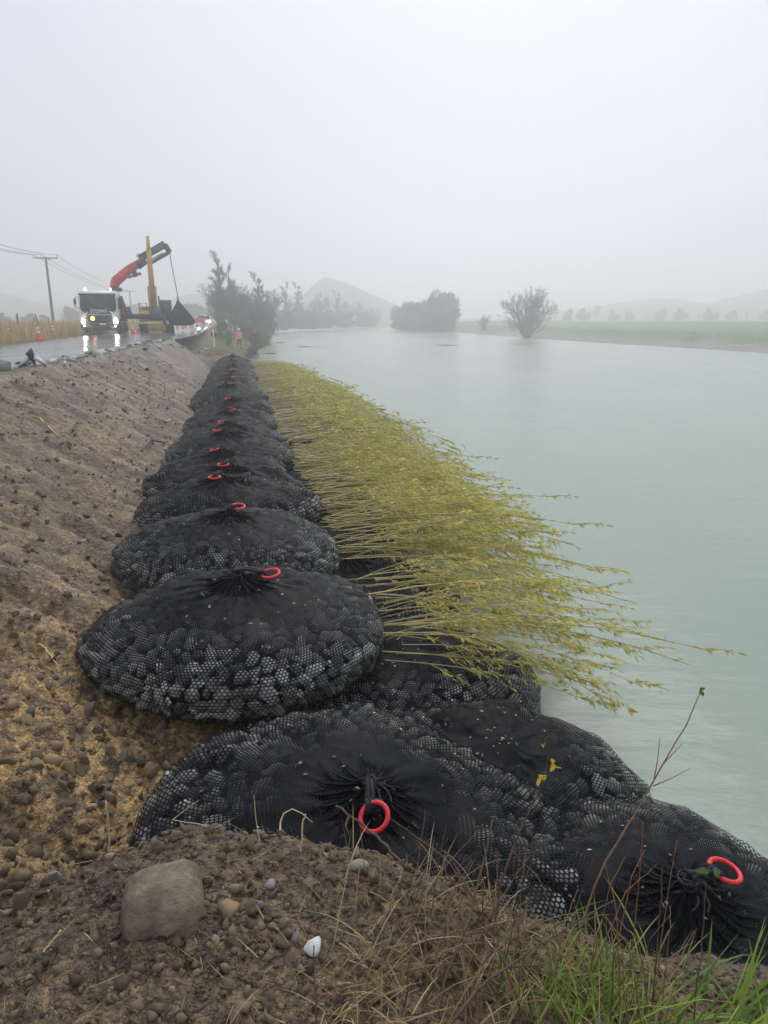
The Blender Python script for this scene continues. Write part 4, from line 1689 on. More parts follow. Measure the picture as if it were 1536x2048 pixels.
lt.rotation_euler = (R(90 - 4), 0, 0)
lt.scale = (.86, .86, 1)
# crane, folded out to the photo's right
part('crane_base', 'dark', TR, lambda b: (b.box((.2, 2.45, 1.15), (1.5, .9, .55), (0, 0, 0), .05), b.tube([(.55, 2.45, 1.3), (.55, 2.45, 2.0)], [.34, .30], 14)))
ol = part('outrigger_beam', 'black', TR, lambda b: b.box((2.6, 2.5, 1.12), (3.2, .26, .36), (0, 0, 0), .03))
part('outrigger_leg', 'dark', ol, lambda b: (b.box((4.1, 2.5, .95), (.24, .24, .8), (0, 0, 0), .03), b.tube([(4.1, 2.5, .6), (4.1, 2.5, .06)], .06, 8), b.tube([(4.1, 2.5, .07), (4.1, 2.5, .0)], .22, 12)))
col_ = part('crane_column', 'redpaint', TR, lambda b: b.hull([(x + dx, 2.45 + dy, z) for x, z, w_ in ((1.35, 1.25, .16), (.98, 2.75, .20)) for dx in (-w_, w_) for dy in (-.2, .2)]))
part('column_cylinder', 'dark', TR, lambda b: (b.tube([(1.62, 2.45, 1.3), (1.28, 2.45, 2.5)], .12, 10), b.box((1.75, 2.5, 1.5), (.3, .5, .6), (0, R(-14), 0), .04)))
part('slew_joint', 'dark', TR, lambda b: (b.tube([(.98, 2.1, 2.92), (.98, 2.8, 2.92)], .24, 12), b.box((.95, 2.45, 2.9), (.95, .42, .26), (0, R(-6), 0), .05)))


def beam(b, p, q, w0, w1, d=.3):
    p, q = np.array(p, float), np.array(q, float)
    t = unit(q - p)
    n = np.array([-t[2], 0, t[0]])
    y = np.array([0, 1, 0])
    b.hull([tuple(p + n * sx * w0 + y * sy * d / 2) for sx in (-1, 1) for sy in (-1, 1)] + [tuple(q + n * sx * w1 + y * sy * d / 2) for sx in (-1, 1) for sy in (-1, 1)])


inner = part('inner_boom', 'redpaint', TR, lambda b: (beam(b, (.90, 2.45, 2.95), (1.05, 2.45, 3.55), .27, .30, .34), beam(b, (1.0, 2.45, 3.45), (2.05, 2.45, 4.30), .33, .30, .36), beam(b, (1.95, 2.45, 4.25), (3.1, 2.45, 4.95), .28, .24, .34)))
part('boom_cylinder', 'dark', inner, lambda b: (b.tube([(1.9, 2.45, 3.75), (2.75, 2.45, 4.05)], .07, 8), b.box((2.35, 2.45, 4.05), (.36, .3, .5), (0, R(-30), 0), .05), b.tube([(2.7, 2.2, 4.02), (2.7, 2.7, 4.02)], .1, 10)))
outer = part('outer_boom', 'black', TR, lambda b: (beam(b, (2.75, 2.45, 5.02), (4.55, 2.45, 6.02), .22, .24, .34), beam(b, (2.6, 2.45, 4.55), (3.2, 2.45, 4.9), .26, .2, .4)))
part('extension_cylinder', 'steel', outer, lambda b: b.tube([(3.1, 2.3, 4.72), (4.35, 2.3, 5.42)], .055, 8))
part('extension_arm', 'black', outer, lambda b: beam(b, (3.3, 2.45, 4.62), (4.72, 2.45, 5.45), .09, .12, .26))
part('hose_loop', 'black', outer, lambda b: b.tube([(2.75 + .16 * math.cos(a), 2.4, 5.2 + .14 * math.sin(a)) for a in np.linspace(-.5, 4.2, 10)], .03, 6))
hd = part('boom_head', 'black', outer, lambda b: (b.box((4.68, 2.45, 5.75), (.36, .36, .62), (0, R(-28), 0), .06), b.tube([(4.78, 2.25, 5.5), (4.78, 2.65, 5.5)], .13, 12)))
HX = 5.15
part('hoist_rope', 'black', TR, lambda b: b.tube([(4.84, 2.45, 5.55), (4.86, 2.45, 5.0), (HX - .02, 2.45, 2.75), (HX, 2.45, 2.4)], .032, 6))
part('hook', 'steel', TR, lambda b: (b.box((HX, 2.45, 2.42), (.14, .12, .2), (0, 0, 0), .03), b.add(*torus((HX, 2.45, 2.26), .075, .022, Matrix.Rotation(R(90), 3, 'X'), 16, 8))))

# bag hanging from the crane hook
Mt = Matrix.Translation(TR.location) @ Matrix.Rotation(R(15), 4, 'Z')
hp = Mt @ Vector((HX, 2.45, 0))
HB = empty('hanging_rock_bag', (hp.x, hp.y, Z_ROAD + .55), .2, 'full black rock bag hanging from the crane hook', 'rock bag')
nt_, nm_ = 120, 46
th = np.arange(nt_) / nt_ * 2 * np.pi
prof = np.array([(0.02, 1.72), (.10, 1.60), (.24, 1.38), (.45, 1.05), (.66, .72), (.82, .42), (.88, .22), (.80, .06), (.5, -.02), (.05, -.04)])
tt = np.linspace(0, len(prof) - 1, nm_)
rho = np.interp(tt, np.arange(len(prof)), prof[:, 0])
zp = np.interp(tt, np.arange(len(prof)), prof[:, 1])
kk = 1 + .07 * np.sin(2 * th + .6) + .05 * np.sin(3 * th)
P = np.stack([rho[:, None] * kk * np.cos(th) + .10 * (1.7 - zp[:, None]) * 1.0, rho[:, None] * .95 * kk * np.sin(th), np.broadcast_to(zp[:, None], (nm_, nt_))], -1)
P[..., 2] += .02 * fbm(P[..., 0] * 7, P[..., 1] * 7 + P[..., 2] * 5, 3, 2)
i, j = np.meshgrid(np.arange(nm_ - 1), np.arange(nt_), indexing='ij')
a = i * nt_ + j
b = i * nt_ + (j + 1) % nt_
Q = np.stack([a, b, b + nt_, a + nt_], -1).reshape(-1, 4)
core = P.copy()
core[..., :2] *= .96
link('stone_fill', mesh_np('stone_fill', core.reshape(-1, 3), Q), mat('bag_load', (.035, .036, .038), .8), HB)
mb = MB()
for j in range(0, nt_, 3):
    mb.tube(P[::3, j], .012, 3, False)
for i in range(4, nm_, 2):
    mb.tube(np.concatenate([P[i], P[i][:1]])[::4], .012, 3, False)
mb.build('net', M['net'], HB)
o = link('lifting_ring', RING_ME, None, HB)
o.location = (.0, 0, 1.76)
o.rotation_euler = (R(90), 0, 0)

# ---------------------------------------------------------------- excavator
xp = at_t(315, 669, 53)
EX = empty('excavator', (xp[0], xp[1], 1.98), R(17), 'yellow tracked excavator behind the hanging bag with its arm raised high', 'excavator')
for sx in (-1, 1):
    tk = part('track', 'tyre', EX, lambda b: b.hull([(sx * .92 + dx, y, z) for dx in (-.28, .28) for y, z in ((-1.55, .2), (-1.7, .42), (-1.5, .68), (1.5, .68), (1.7, .42), (1.5, .12), (-1.4, .02), (1.4, .02))]))
    for k in range(9):
        part('track_shoe', 'dark', tk, lambda b, k=k: b.box((sx * .92, -1.62 + .02 * abs(k - 4), .1 + k * .07), (.6, .10, .03), (0, 0, 0), .01))
    part('sprocket', 'dark', tk, lambda b: b.tube([(sx * .62, -1.3, .38), (sx * .60, -1.3, .38)], .26, 12))
part('undercarriage', 'dark', EX, lambda b: b.box((0, 0, .5), (1.4, 1.6, .35), (0, 0, 0), .05))
part('dozer_blade', 'yellowpaint', EX, lambda b: b.hull([(x, y, z) for x in (-.62, .62) for y, z in ((-1.95, .15), (-2.05, .4), (-1.95, .70), (-1.8, .68), (-1.8, .15))]))
hb = part('house', 'yellowpaint', EX, lambda b: (b.hull([(x, y, z) for x in (-1.18, 1.18) for y, z in ((-.9, .85), (-.9, 1.05), (1.5, .85), (1.75, 1.1), (1.75, 1.75), (1.0, 1.8), (.6, 1.15))]), b.box((-.8, -.3, 1.2), (.7, 1.0, .45), (0, 0, 0), .05)))
part('engine_cover', 'yellowpaint', hb, lambda b: b.box((-.3, 1.2, 1.8), (1.6, 1.0, .3), (0, 0, 0), .08))
part('handrail', 'dark', hb, lambda b: [b.tube([(-1.12, y0, 1.35), (-1.12, y0, 2.15), (-.6, y0, 2.15), (-.6, y0, 1.35)], .025, 6) for y0 in (-.6, .2)])
part('exhaust', 'dark', hb, lambda b: b.tube([(.3, 1.2, 1.9), (.3, 1.2, 2.7)], .06, 8))
ec = part('operator_cab', 'black', EX, lambda b: b.hull([(x, y, z) for x in (.35, 1.15) for y, z in ((-.95, .95), (-1.0, 1.5), (-.8, 2.35), (.4, 2.4), (.5, .95))]))
part('cab_glass', 'glass', ec, lambda b: b.hull([(x, y, z) for x in (.42, 1.08) for y, z in ((-1.03, 1.15), (-1.035, 1.5), (-.86, 2.22), (-.84, 2.2), (-.95, 1.15))]))


def beam2(b, p, q, w0, w1, d0, d1):
    p, q = np.array(p, float), np.array(q, float)
    t = unit(q - p)
    n = unit(np.array([0, -t[2], t[1]]))
    x = np.array([1.0, 0, 0])
    b.hull([tuple(p + n * sx * d0 + x * sy * w0) for sx in (-1, 1) for sy in (-1, 1)] + [tuple(q + n * sx * d1 + x * sy * w1) for sx in (-1, 1) for sy in (-1, 1)])


bo = part('boom', 'yellowpaint', EX, lambda b: (beam2(b, (-.12, -.6, 1.3), (-.12, -1.0, 3.6), .20, .19, .25, .32), beam2(b, (-.12, -1.0, 3.5), (-.12, -2.3, 5.7), .19, .15, .32, .2)))
part('boom_cylinder', 'steel', bo, lambda b: [b.tube([(-.12 + sx * .26, -1.0, 1.2), (-.12 + sx * .26, -1.5, 3.3)], .06, 8) for sx in (-1, 1)])
ar = part('stick', 'yellowpaint', EX, lambda b: (beam2(b, (-.12, -2.1, 6.55), (-.12, -2.4, 5.6), .10, .13, .12, .2), beam2(b, (-.12, -2.4, 5.65), (-.12, -2.45, 1.9), .17, .17, .22, .14)))
part('stick_cylinder', 'dark', ar, lambda b: b.tube([(-.12, -2.0, 6.3), (-.12, -1.6, 4.6)], .06, 8))
part('bucket', 'dark', EX, lambda b: b.hull([(x, y, z) for x in (-.42, .32) for y, z in ((-2.5, 1.9), (-2.75, 1.5), (-2.6, 1.05), (-2.1, .95), (-1.8, 1.25), (-2.1, 1.75))]))
part('work_lamp', 'reflect', EX, lambda b: b.box((.5, -2.02, .62), (.12, .06, .08), (0, 0, 0), .01))


# ---------------------------------------------------------------- cones, poles, signs
def cone_meshes():
    mb = MB()
    mb.box((0, 0, .025), (.38, .38, .05), (0, 0, 0), .02)
    mb.tube([(0, 0, .05), (0, 0, .10), (0, 0, .72), (0, 0, .74)], [.15, .135, .035, .02], 16)
    body = mb.build('body', M['cone'])
    b1 = MB().tube([(0, 0, .30), (0, 0, .42)], [.1045, .0855], 16, False).build('band', M['reflect'])
    b2 = MB().tube([(0, 0, .50), (0, 0, .60)], [.0735, .0575], 16, False).build('band', M['reflect'])
    out = [o.data for o in (body, b1, b2)]
    for o in (body, b1, b2):
        bpy.data.objects.remove(o)
    return out


CM = cone_meshes()
CONES = [(78, 679, 'traffic cone on the wet road left of the truck, nearest of the cones'), (17, 676, 'traffic cone on the left verge at the edge of the photo'),
         (106, 671, 'traffic cone on the verge at the foot of the near power pole'), (266, 667, 'traffic cone just behind the truck wheels'), (277, 666, 'traffic cone between the truck and the excavator'),
         (355, 657, 'distant traffic cone just right of the hanging bag'), (366, 657, 'distant traffic cone, second right of the hanging bag'), (372, 655, 'distant traffic cone, third right of the hanging bag'),
         (385, 654, 'distant traffic cone nearest the orange barrier'), (421, 662, 'traffic cone at the foot of the sign post')]
for u, v, lb in CONES:
    p = at_z(u, v, Z_ROAD)
    if u < 20:
        p[2] = gz(p[0], p[1])
    e = empty('traffic_cone', (p[0], p[1], p[2] + .01), random.uniform(0, 1), lb, 'traffic cone', 'traffic cones along the road')
    for q, nm in enumerate(('body', 'band', 'band')):
        link(nm, CM[q], None, e)

POLES = []


def power_pole(u, v0, v1, t, label, rz):
    p = at_t(u, v0, t)
    z0 = gz(p[0], p[1])
    top = at_t(u, v1, t)[2]
    e = empty('power_pole', (p[0], p[1], z0), rz, label, 'power pole', 'power poles along the road')
    h = top - z0
    mb = MB()
    mb.tube([(0, 0, -.3), (0, 0, h * .5), (0, 0, h)], [.17, .14, .11], 10)
    mb.build('post', M['polewood'], e, True)
    ca = MB()
    ca.box((0, -.14, h - .12), (2.5, .1, .12), (0, 0, 0), .01)
    co = ca.build('crossarm', M['polewood'], e)
    for x in (-1.2, -.35, 1.2):
        MB().tube([(x, -.14, h - .06), (x, -.14, h + .05), (x, -.14, h + .16), (x, -.14, h + .2)], [.02, .05, .05, .02], 8).build('insulator', M['insul'], co, True)
    br = MB()
    br.tube([(-.5, -.14, h - .15), (0, -.1, h - .6)], .02, 5)
    br.tube([(.5, -.14, h - .15), (0, -.1, h - .6)], .02, 5)
    br.build('brace', M['dark'], e)
    return e, h


RD = R(12)
pole1 = power_pole(108, 655, 517, 80, 'wooden power pole with crossarm standing left of the truck', RD)
pole2 = power_pole(264, 640, 582, 150, 'smaller distant power pole seen between the truck and the excavator', RD)
bpy.context.view_layer.update()


def wire(p, q, sag, name_label):
    p, q = np.array(p), np.array(q)
    t = np.linspace(0, 1, 24)[:, None]
    C = p + (q - p) * t
    C[:, 2] -= sag * 4 * (t[:, 0] * (1 - t[:, 0]))
    o = MB().tube(C, .022, 4).build('power_line', M['wire'], None)
    tag(o, name_label, 'power line', 'power lines between the poles')


for q, x in enumerate((-1.2, -.35, 1.2)):
    w1 = pole1[0].matrix_world @ Vector((x, -.14, pole1[1] + .2))
    w2 = pole2[0].matrix_world @ Vector((x, -.14, pole2[1] + .2))
    nm = ('left', 'middle', 'right')[q]
    wire(w1[:], w2[:], 1.0, 'thin power line from the %s insulator of the near pole to the far pole' % nm)
    w0 = np.array(w1[:]) + (np.array(w1[:]) - np.array(w2[:])) * .9
    w0[2] = w1[2] + .8
    wire(w0, w1[:], 1.3, 'thin power line from the %s insulator running out of the photo to the left' % nm)

p = at_z(427, 671, 1.80)
e = empty('road_sign', (p[0], p[1], gz(p[0], p[1])), R(-12), 'white sign post carrying a dark diamond sign seen from behind', 'sign')
MB().tube([(0, 0, -.2), (0, 0, 1.62)], .045, 8).build('post', M['white'], e, True)
MB().box((0, .06, 1.32), (.42, .02, .42), (0, R(45), 0), .01).build('sign_panel', M['signback'], e)

# car far down the road with its lights on, orange barrier beside it
p = at_z(408, 652, Z_ROAD)
p = p * .9 + np.array([0, 0, 0])
CAR = empty('car', (p[0], p[1], Z_ROAD + .01), R(14), 'distant oncoming car with bright headlights', 'car')
part('body', 'white', CAR, lambda b: (b.hull([(x, y, z) for x in (-.85, .85) for y, z in ((0, .3), (-.02, .6), (.1, .8), (4.3, .9), (4.4, .4), (4.3, .25))]), b.hull([(x, y, z) for x in (-.7, .7) for y, z in ((1.0, .85), (1.7, 1.42), (3.4, 1.42), (4.1, .9))])))
part('windscreen', 'glass', CAR, lambda b: b.hull([(x, y, z) for x in (-.66, .66) for y, z in ((.98, .9), (1.62, 1.38), (1.7, 1.36), (1.1, .88))]))
for sx in (-1, 1):
    part('headlight', 'headlight', CAR, lambda b: b.box((sx * .62, -.03, .62), (.36, .06, .22), (0, 0, 0), .03))
    for y in (.8, 3.5):
        part('wheel', 'tyre', CAR, lambda b: b.tube([(sx * .7, y, .32), (sx * .88, y, .32)], .32, 14), True)
p = at_z(394, 653, Z_ROAD) * .9
e = empty('safety_barrier', (p[0], p[1], Z_ROAD), R(10), 'distant orange safety barrier across the lane beside the oncoming car', 'barrier')
part('board', 'cone', e, lambda b: b.box((0, 0, .75), (1.7, .08, .5), (0, 0, 0), .02))
for sx in (-1, 1):
    part('leg', 'dark', e, lambda b: b.box((sx * .7, 0, .3), (.08, .5, .6), (0, 0, 0), .02))


# ---------------------------------------------------------------- broken seal along the cut edge
g = np.random.default_rng(91)
CH = []
for k in range(8):
    q_ = MB().hull([tuple(p_) for p_ in np.random.default_rng(800 + k).uniform(-1, 1, (13, 3)) * np.array([1, .8, .42])])
    CH.append((q_.V[0], q_.T[0]))
CHM = {}
for mt in ('asphalt_chunk', 'pale_chunk'):
    CHM[mt] = []
    for V, T in CH:
        me = mesh_np('chunk', V, T, False)
        me.materials.append(M[mt])
        CHM[mt].append(me)


def chunk(name, mt, x, y, r, label, cat, group=None, rot=None, flat=1.0, dz=.5):
    o = link(name, CHM[mt][int(g.integers(8))], None)
    o.location = (x, y, max(gz(x, y), Z_ROAD - .06 if x < road_edges(np.array([y]))[1][0] else -9) + r * .3 * flat * dz)
    o.rotation_euler = rot or (g.normal() * .25, g.normal() * .25, g.uniform(0, 6.28))
    o.scale = (r, r * g.uniform(.7, 1.1), r * flat)
    tag(o, label, cat, group)


p = at_z(14, 735, 2.1)
chunk('asphalt_slab', 'asphalt_chunk', p[0] - .15, p[1], .34, 'large dark broken slab at the left edge of the photo', 'rubble', None, (.25, .35, .9), 1.2)
p = at_z(68, 724, 2.1)
chunk('asphalt_slab', 'asphalt_chunk', p[0], p[1], .2, 'upright dark lump of asphalt between two pale slabs on the road edge', 'rubble', None, (.2, R(55), .3), 1.5, 2.2)
chunk('pale_slab', 'pale_chunk', p[0] - .24, p[1] - .1, .24, 'pale slab leaning left of the upright asphalt lump', 'rubble', None, (0, R(-30), .2), .6, 2)
chunk('pale_slab', 'pale_chunk', p[0] + .26, p[1] - .1, .24, 'pale slab leaning right of the upright asphalt lump', 'rubble', None, (0, R(32), .1), .6, 2)
for k in range(30):
    y = 15.5 + 36 * g.uniform() ** 1.2
    x = road_edges(np.array([y]))[1][0] + g.normal() * .12 - .05
    chunk('asphalt_chunk', 'asphalt_chunk', x, y, g.uniform(.10, .26), 'dark broken chunk of asphalt on the cut road edge', 'rubble', 'dark asphalt chunks along the cut edge')
for k in range(95):
    y = 17 + 36 * g.uniform() ** 1.05
    x = road_edges(np.array([y]))[1][0] + abs(g.normal()) * .55 - .15
    chunk('pale_chunk', 'pale_chunk', x, y, g.uniform(.07, .24) * (1.3 if k % 7 == 0 else 1), 'pale broken chunk of road base on the cut edge', 'rubble', 'pale chunks along the cut edge', None, .8)
for k in range(26):
    p = at_z(395 + g.normal() * 12, 666 + g.normal() * 4, 2.0)
    chunk('spoil_chunk', 'pale_chunk' if k % 2 else 'asphalt_chunk', p[0], p[1], g.uniform(.1, .3), 'broken chunk in the spoil heap before the sign post', 'rubble', 'spoil heap beside the sign post', None, .8, 1.4)
p = at_z(285, 722, 1.75)
e = empty('pipe_piece', (p[0], p[1], gz(p[0], p[1]) + .08), R(-35), 'pale broken pipe piece sticking out high on the slope', 'pipe')
e.rotation_euler = (R(0), R(20), R(-35))
MB().tube([(-.2, 0, 0), (.2, 0, 0)], [.075, .085], 14).build('shell', M['whitestone'], e, True)
MB().tube([(.202, 0, 0), (.201, 0, 0)], [.065, .065], 12).build('bore_shade', M['black'], e)  # flat black disc on the solid end, painted shade of a hollow
# sticks poking out of the slope
for k, (pp, lb) in enumerate([([(280, 868), (300, 856), (328, 845)], 'thin stick lying on the middle of the slope above the bag row'), ([(330, 950), (331, 930), (328, 915)], 'short dark root stub at the slope foot beside the bags'),
                              ([(62, 840), (80, 836), (115, 845)], 'pale root lying across the upper left slope'), ([(318, 812), (330, 811), (340, 803)], 'pale splinter of timber on the slope near the far bags'),
                              ([(148, 886), (156, 880), (165, 876)], 'small bent root on the left middle of the slope')]):
    P = np.array([at_z(u, v, np.interp(v, [800, 950], [1.2, 1.0]) if k != 2 else 1.5) for u, v in pp])
    P[:, 2] = [gz(a, b) + .03 for a, b in P[:, :2]]
    P[1:-1, 2] += .03
    if k == 1:
        P[:, :2] = P[0, :2]
        P[:, 2] += np.array([-.1, .18, .34])
    o = MB().tube(P, [.022, .02, .012], 6).build('stick', M['straw' if k in (2, 3) else 'twig'], None, True)
    tag(o, lb, 'stick')

# ---------------------------------------------------------------- worker on the bank
wp_ = at_t(479, 693, 63)
WK = empty('person', (wp_[0], wp_[1], gz(wp_[0], wp_[1]) - .02), R(8), 'person in orange high visibility jacket and white helmet standing on the far bank', 'person')
vs = [((0, 0, .95), .15), ((0, 0, 1.15), .15), ((0, .01, 1.38), .17), ((0, 0, 1.50), .06), ((0, -.02, 1.60), .09), ((0, -.02, 1.70), .085),
      ((.09, 0, .88), .095), ((.11, .0, .48), .065), ((.11, .02, .08), .05), ((.12, -.13, .03), .045),
      ((-.09, 0, .88), .095), ((-.12, -.05, .48), .065), ((-.13, 0, .08), .05), ((-.15, -.14, .03), .045),
      ((.20, 0, 1.42), .075), ((.29, .0, 1.15), .055), ((.26, -.12, .92), .042), ((.25, -.16, .82), .04),
      ((-.20, 0, 1.42), .075), ((-.31, .0, 1.15), .055), ((-.33, -.10, .92), .042), ((-.33, -.14, .82), .04)]
ed = [(0, 1), (1, 2), (2, 3), (3, 4), (4, 5), (0, 6), (6, 7), (7, 8), (8, 9), (0, 10), (10, 11), (11, 12), (12, 13), (2, 14), (14, 15), (15, 16), (16, 17), (2, 18), (18, 19), (19, 20), (20, 21)]
me = bpy.data.meshes.new('skin_tmp')
me.from_pydata([v for v, r in vs], ed, [])
to = bpy.data.objects.new('skin_tmp', me)
COL.objects.link(to)
to.modifiers.new('s', 'SKIN')
for q, (v, r) in enumerate(vs):
    me.skin_vertices[0].data[q].radius = (r, r)
    me.skin_vertices[0].data[q].use_root = q == 0
to.modifiers.new('d', 'SUBSURF').levels = 1
bpy.context.view_layer.update()
bme = bpy.data.meshes.new_from_object(to.evaluated_get(bpy.context.evaluated_depsgraph_get()))
bpy.data.objects.remove(to)
bme.materials.clear()
for k in ('navy', 'orange', 'skin', 'reflect'):
    bme.materials.append(M[k])
for f in bme.polygons:
    c = f.center
    f.use_smooth = True
    f.material_index = 2 if c.z > 1.5 or (abs(c.x) > .2 and c.z < .90 and c.z > .7) else (1 if c.z > .93 else 0)
    if c.z < .5 and .25 < c.z < .33:
        f.material_index = 3
link('body', bme, None, WK)
part('vest', 'orange', WK, lambda b: b.tube([(0, 0, .90), (0, 0, 1.1), (0, .01, 1.38), (0, .01, 1.48)], [.20, .19, .215, .12], 14), True)
for sx in (-1, 1):
    part('reflective_band', 'reflect', WK, lambda b: b.tube([(sx * .10, -.20, .93), (sx * .10, -.215, 1.3), (sx * .09, -.14, 1.48)], .022, 6))
part('helmet', 'white', WK, lambda b: b.tube([(0, -.02, 1.70), (0, -.02, 1.71), (0, -.02, 1.78), (0, -.02, 1.83), (0, -.02, 1.84)], [.165, .13, .12, .07, .01], 14), True)


# ---------------------------------------------------------------- trees
def grow_tree(seed, h, spread, form='round', twig=.02, lv=4, dens=1.0):
    """bare tree: returns (trunk MB, crown MB). form: round | poplar | bush"""
    g = np.random.default_rng(seed)
    tr, cr = MB(), MB()

    SEG = []

    def limb(p, d, L_, r, depth):
        n = 4 if depth < 2 else 3
        P = [p]
        dd_ = d.copy()
        for k in range(n):
            up = .10 if form != 'poplar' else .22
            dd_ = unit(dd_ + g.normal(size=3) * ((.035 if form == 'poplar' else .08) if depth == 0 else .09 + .04 * depth) + np.array([0, 0, up * (.5 if depth else 1)]))
            P.append(P[-1] + dd_ * L_ / n)
        P = np.array(P)
        r1 = r * (.45 if depth else .5)
        (tr if depth < 2 else cr).tube(P, np.maximum(np.linspace(r, r1, n + 1), twig * .5), 6 if depth == 0 else (4 if depth == 1 else 3), False)
        if depth >= 2:
            SEG.append((P[0], P[-1], L_ * (.7 if depth == 2 else 1)))
        if depth >= lv - 1:
            return
        nb = [int(13 * dens), int(8 * dens), int(6 * dens), 5][depth]
        for k in range(nb):
            t = g.uniform(.18 if depth == 0 else .2, 1.0)
            if form == 'bush' and depth == 0:
                t = g.uniform(.10, 1)
            q = np.array([np.interp(t * n, np.arange(n + 1), P[:, w_]) for w_ in range(3)])
            tang = unit(P[min(int(t * n) + 1, n)] - P[min(int(t * n), n - 1)])
            s = unit(np.cross(tang, g.normal(size=3)))
            op = {'round': .85, 'poplar': .42, 'bush': .62}[form] * g.uniform(.6, 1.3)
            nd = unit(tang * math.cos(op) + s * math.sin(op))
            f = {'round': (.62, .55, .5), 'poplar': (.34, .5, .5), 'bush': (.6, .55, .5)}[form][min(depth, 2)]
            limb(q, nd, L_ * f * g.uniform(.6, 1.15) * (1 - .45 * t if depth == 0 and form != 'round' else (1.1 - .4 * t)), r * .5 * (1.1 - .5 * t), depth + 1)

    if form == 'bush':
        for k in range(15):
            a = g.uniform(0, 6.28)
            d = unit(np.array([math.cos(a) * spread, math.sin(a) * spread, 1.0]) * np.array([g.uniform(.3, 1), g.uniform(.3, 1), 1]))
            limb(np.array([g.normal() * .2, g.normal() * .2, -.2]), d, h * g.uniform(.65, .95), h * .014, 0)
    else:
        limb(np.array([0, 0, -.3]), np.array([0, 0, 1.0]), h * (.95 if form == 'poplar' else .72), h * .024, 0)
    # last order of fine twigs, all at once
    if SEG and lv > 2:
        A = np.array([q[0] for q in SEG])
        B = np.array([q[1] for q in SEG])
        LL = np.array([q[2] for q in SEG])
        kq = g.integers(len(SEG), size=int(len(SEG) * (5 if form == 'bush' else 8)))
        f_ = g.uniform(0, 1, len(kq))[:, None]
        p0 = A[kq] * (1 - f_) + B[kq] * f_
        dv = unit(unit(B[kq] - A[kq]) + g.normal(size=p0.shape) * .55 + np.array([0, 0, .25]))
        p1 = p0 + dv * (LL[kq] * g.uniform(.5, 1.2, len(kq)))[:, None]
        sd = unit(np.cross(dv, g.normal(size=dv.shape))) * twig * (.62 if form == 'bush' else .45)
        n_ = len(kq)
        V = np.concatenate([p0 - sd, p0 + sd, p1 + sd * .5, p1 - sd * .5])
        b0 = np.arange(n_)
        cr.add(V, np.stack([b0, b0 + n_, b0 + 2 * n_, b0 + 3 * n_], -1))
    return tr, cr


def mb_mesh(mb, name, mt):
    F = [np.concatenate(mb.Q)] if mb.Q else []
    if mb.T:
        F.append(np.concatenate(mb.T))
    me = mesh_np(name, np.concatenate(mb.V), F, False)
    me.materials.append(M[mt])
    return me


def leaf_cloud(seed, h, rx, n, size, lobes=14, base=.04):
    """leafy crown: leaf-sized faces through uneven lobes"""
    g = np.random.default_rng(seed)
    C, S = [], []
    for k in range(lobes):
        a = g.uniform(0, 6.28)
        rr = rx * math.sqrt(g.uniform(0, 1)) * .72
        zz = g.uniform(base + .02, .86) * h
        rr *= math.sqrt(max(.1, 1 - ((zz / h - .4) / .62) ** 2))
        C.append((rr * math.cos(a), rr * math.sin(a), zz))
        S.append(g.uniform(.2, .4) * rx)
    C = np.array(C)
    S = np.array(S)
    k = g.integers(lobes, size=n)
    d = unit(g.normal(size=(n, 3)))
    r = g.uniform(.35, 1.0, n) ** .5 * (1 + .25 * g.normal(size=n) * .6)
    P = C[k] + d * (S[k] * r)[:, None] * np.array([1, 1, .85])
    P[:, 2] = np.maximum(P[:, 2], .02 * h)
    D = unit(g.normal(size=(n, 3)))
    Nn = unit(np.cross(D, g.normal(size=(n, 3))))
    return leaf_quads(P, D, Nn, g.uniform(.7, 1.4, n) * size, g.uniform(.25, .45, n) * size)


TREE = {}
for key, kw in {'poplar_a': dict(seed=1, h=10, spread=.2, form='poplar', twig=.014, dens=1.45), 'poplar_b': dict(seed=2, h=10, spread=.2, form='poplar', twig=.014, dens=1.45),
                'round_a': dict(seed=3, h=9, spread=.6, form='round', twig=.014, dens=1.1), 'round_b': dict(seed=4, h=9, spread=.6, form='round', twig=.014, dens=1.1),
                'bush_a': dict(seed=5, h=7, spread=.75, form='bush', twig=.014, dens=.64), 'bush_b': dict(seed=6, h=7, spread=.55, form='bush', twig=.014, dens=.68)}.items():
    tr, cr = grow_tree(**kw)
    TREE[key] = (mb_mesh(tr, 'trunk', 'bark'), mb_mesh(cr, 'crown', 'twigs'))
LEAFY = []
for k in range(3):
    V, Q = leaf_cloud(40 + k, 8, 5.0, 15000, .34, 34)
    me = mesh_np('crown', V, Q, False)
    me.materials.append(M['olive'])
    tr, _ = grow_tree(60 + k, 7, .6, 'bush', .05, 2, .5)
    LEAFY.append((mb_mesh(tr, 'trunk', 'bark'), me))
SHR = []
for k in range(3):
    V, Q = leaf_cloud(80 + k, 2.2, 1.6, 2600, .16, 14, 0)
    me = mesh_np('foliage', V, Q, False)
    me.materials.append(M['shrub'])
    tr, _ = grow_tree(90 + k, 1.8, .6, 'bush', .02, 2, .5)
    SHR.append((mb_mesh(tr, 'stem', 'bark'), me))
HEDGE = []
for k in range(2):
    V, Q = leaf_cloud(95 + k, 4, 3.2, 2600, .4, 12)
    me = mesh_np('crown', V, Q, False)
    me.materials.append(M['olive'])
    tr, _ = grow_tree(97 + k, 3.5, .6, 'bush', .06, 2, .4)
    HEDGE.append((mb_mesh(tr, 'trunk', 'bark'), me))


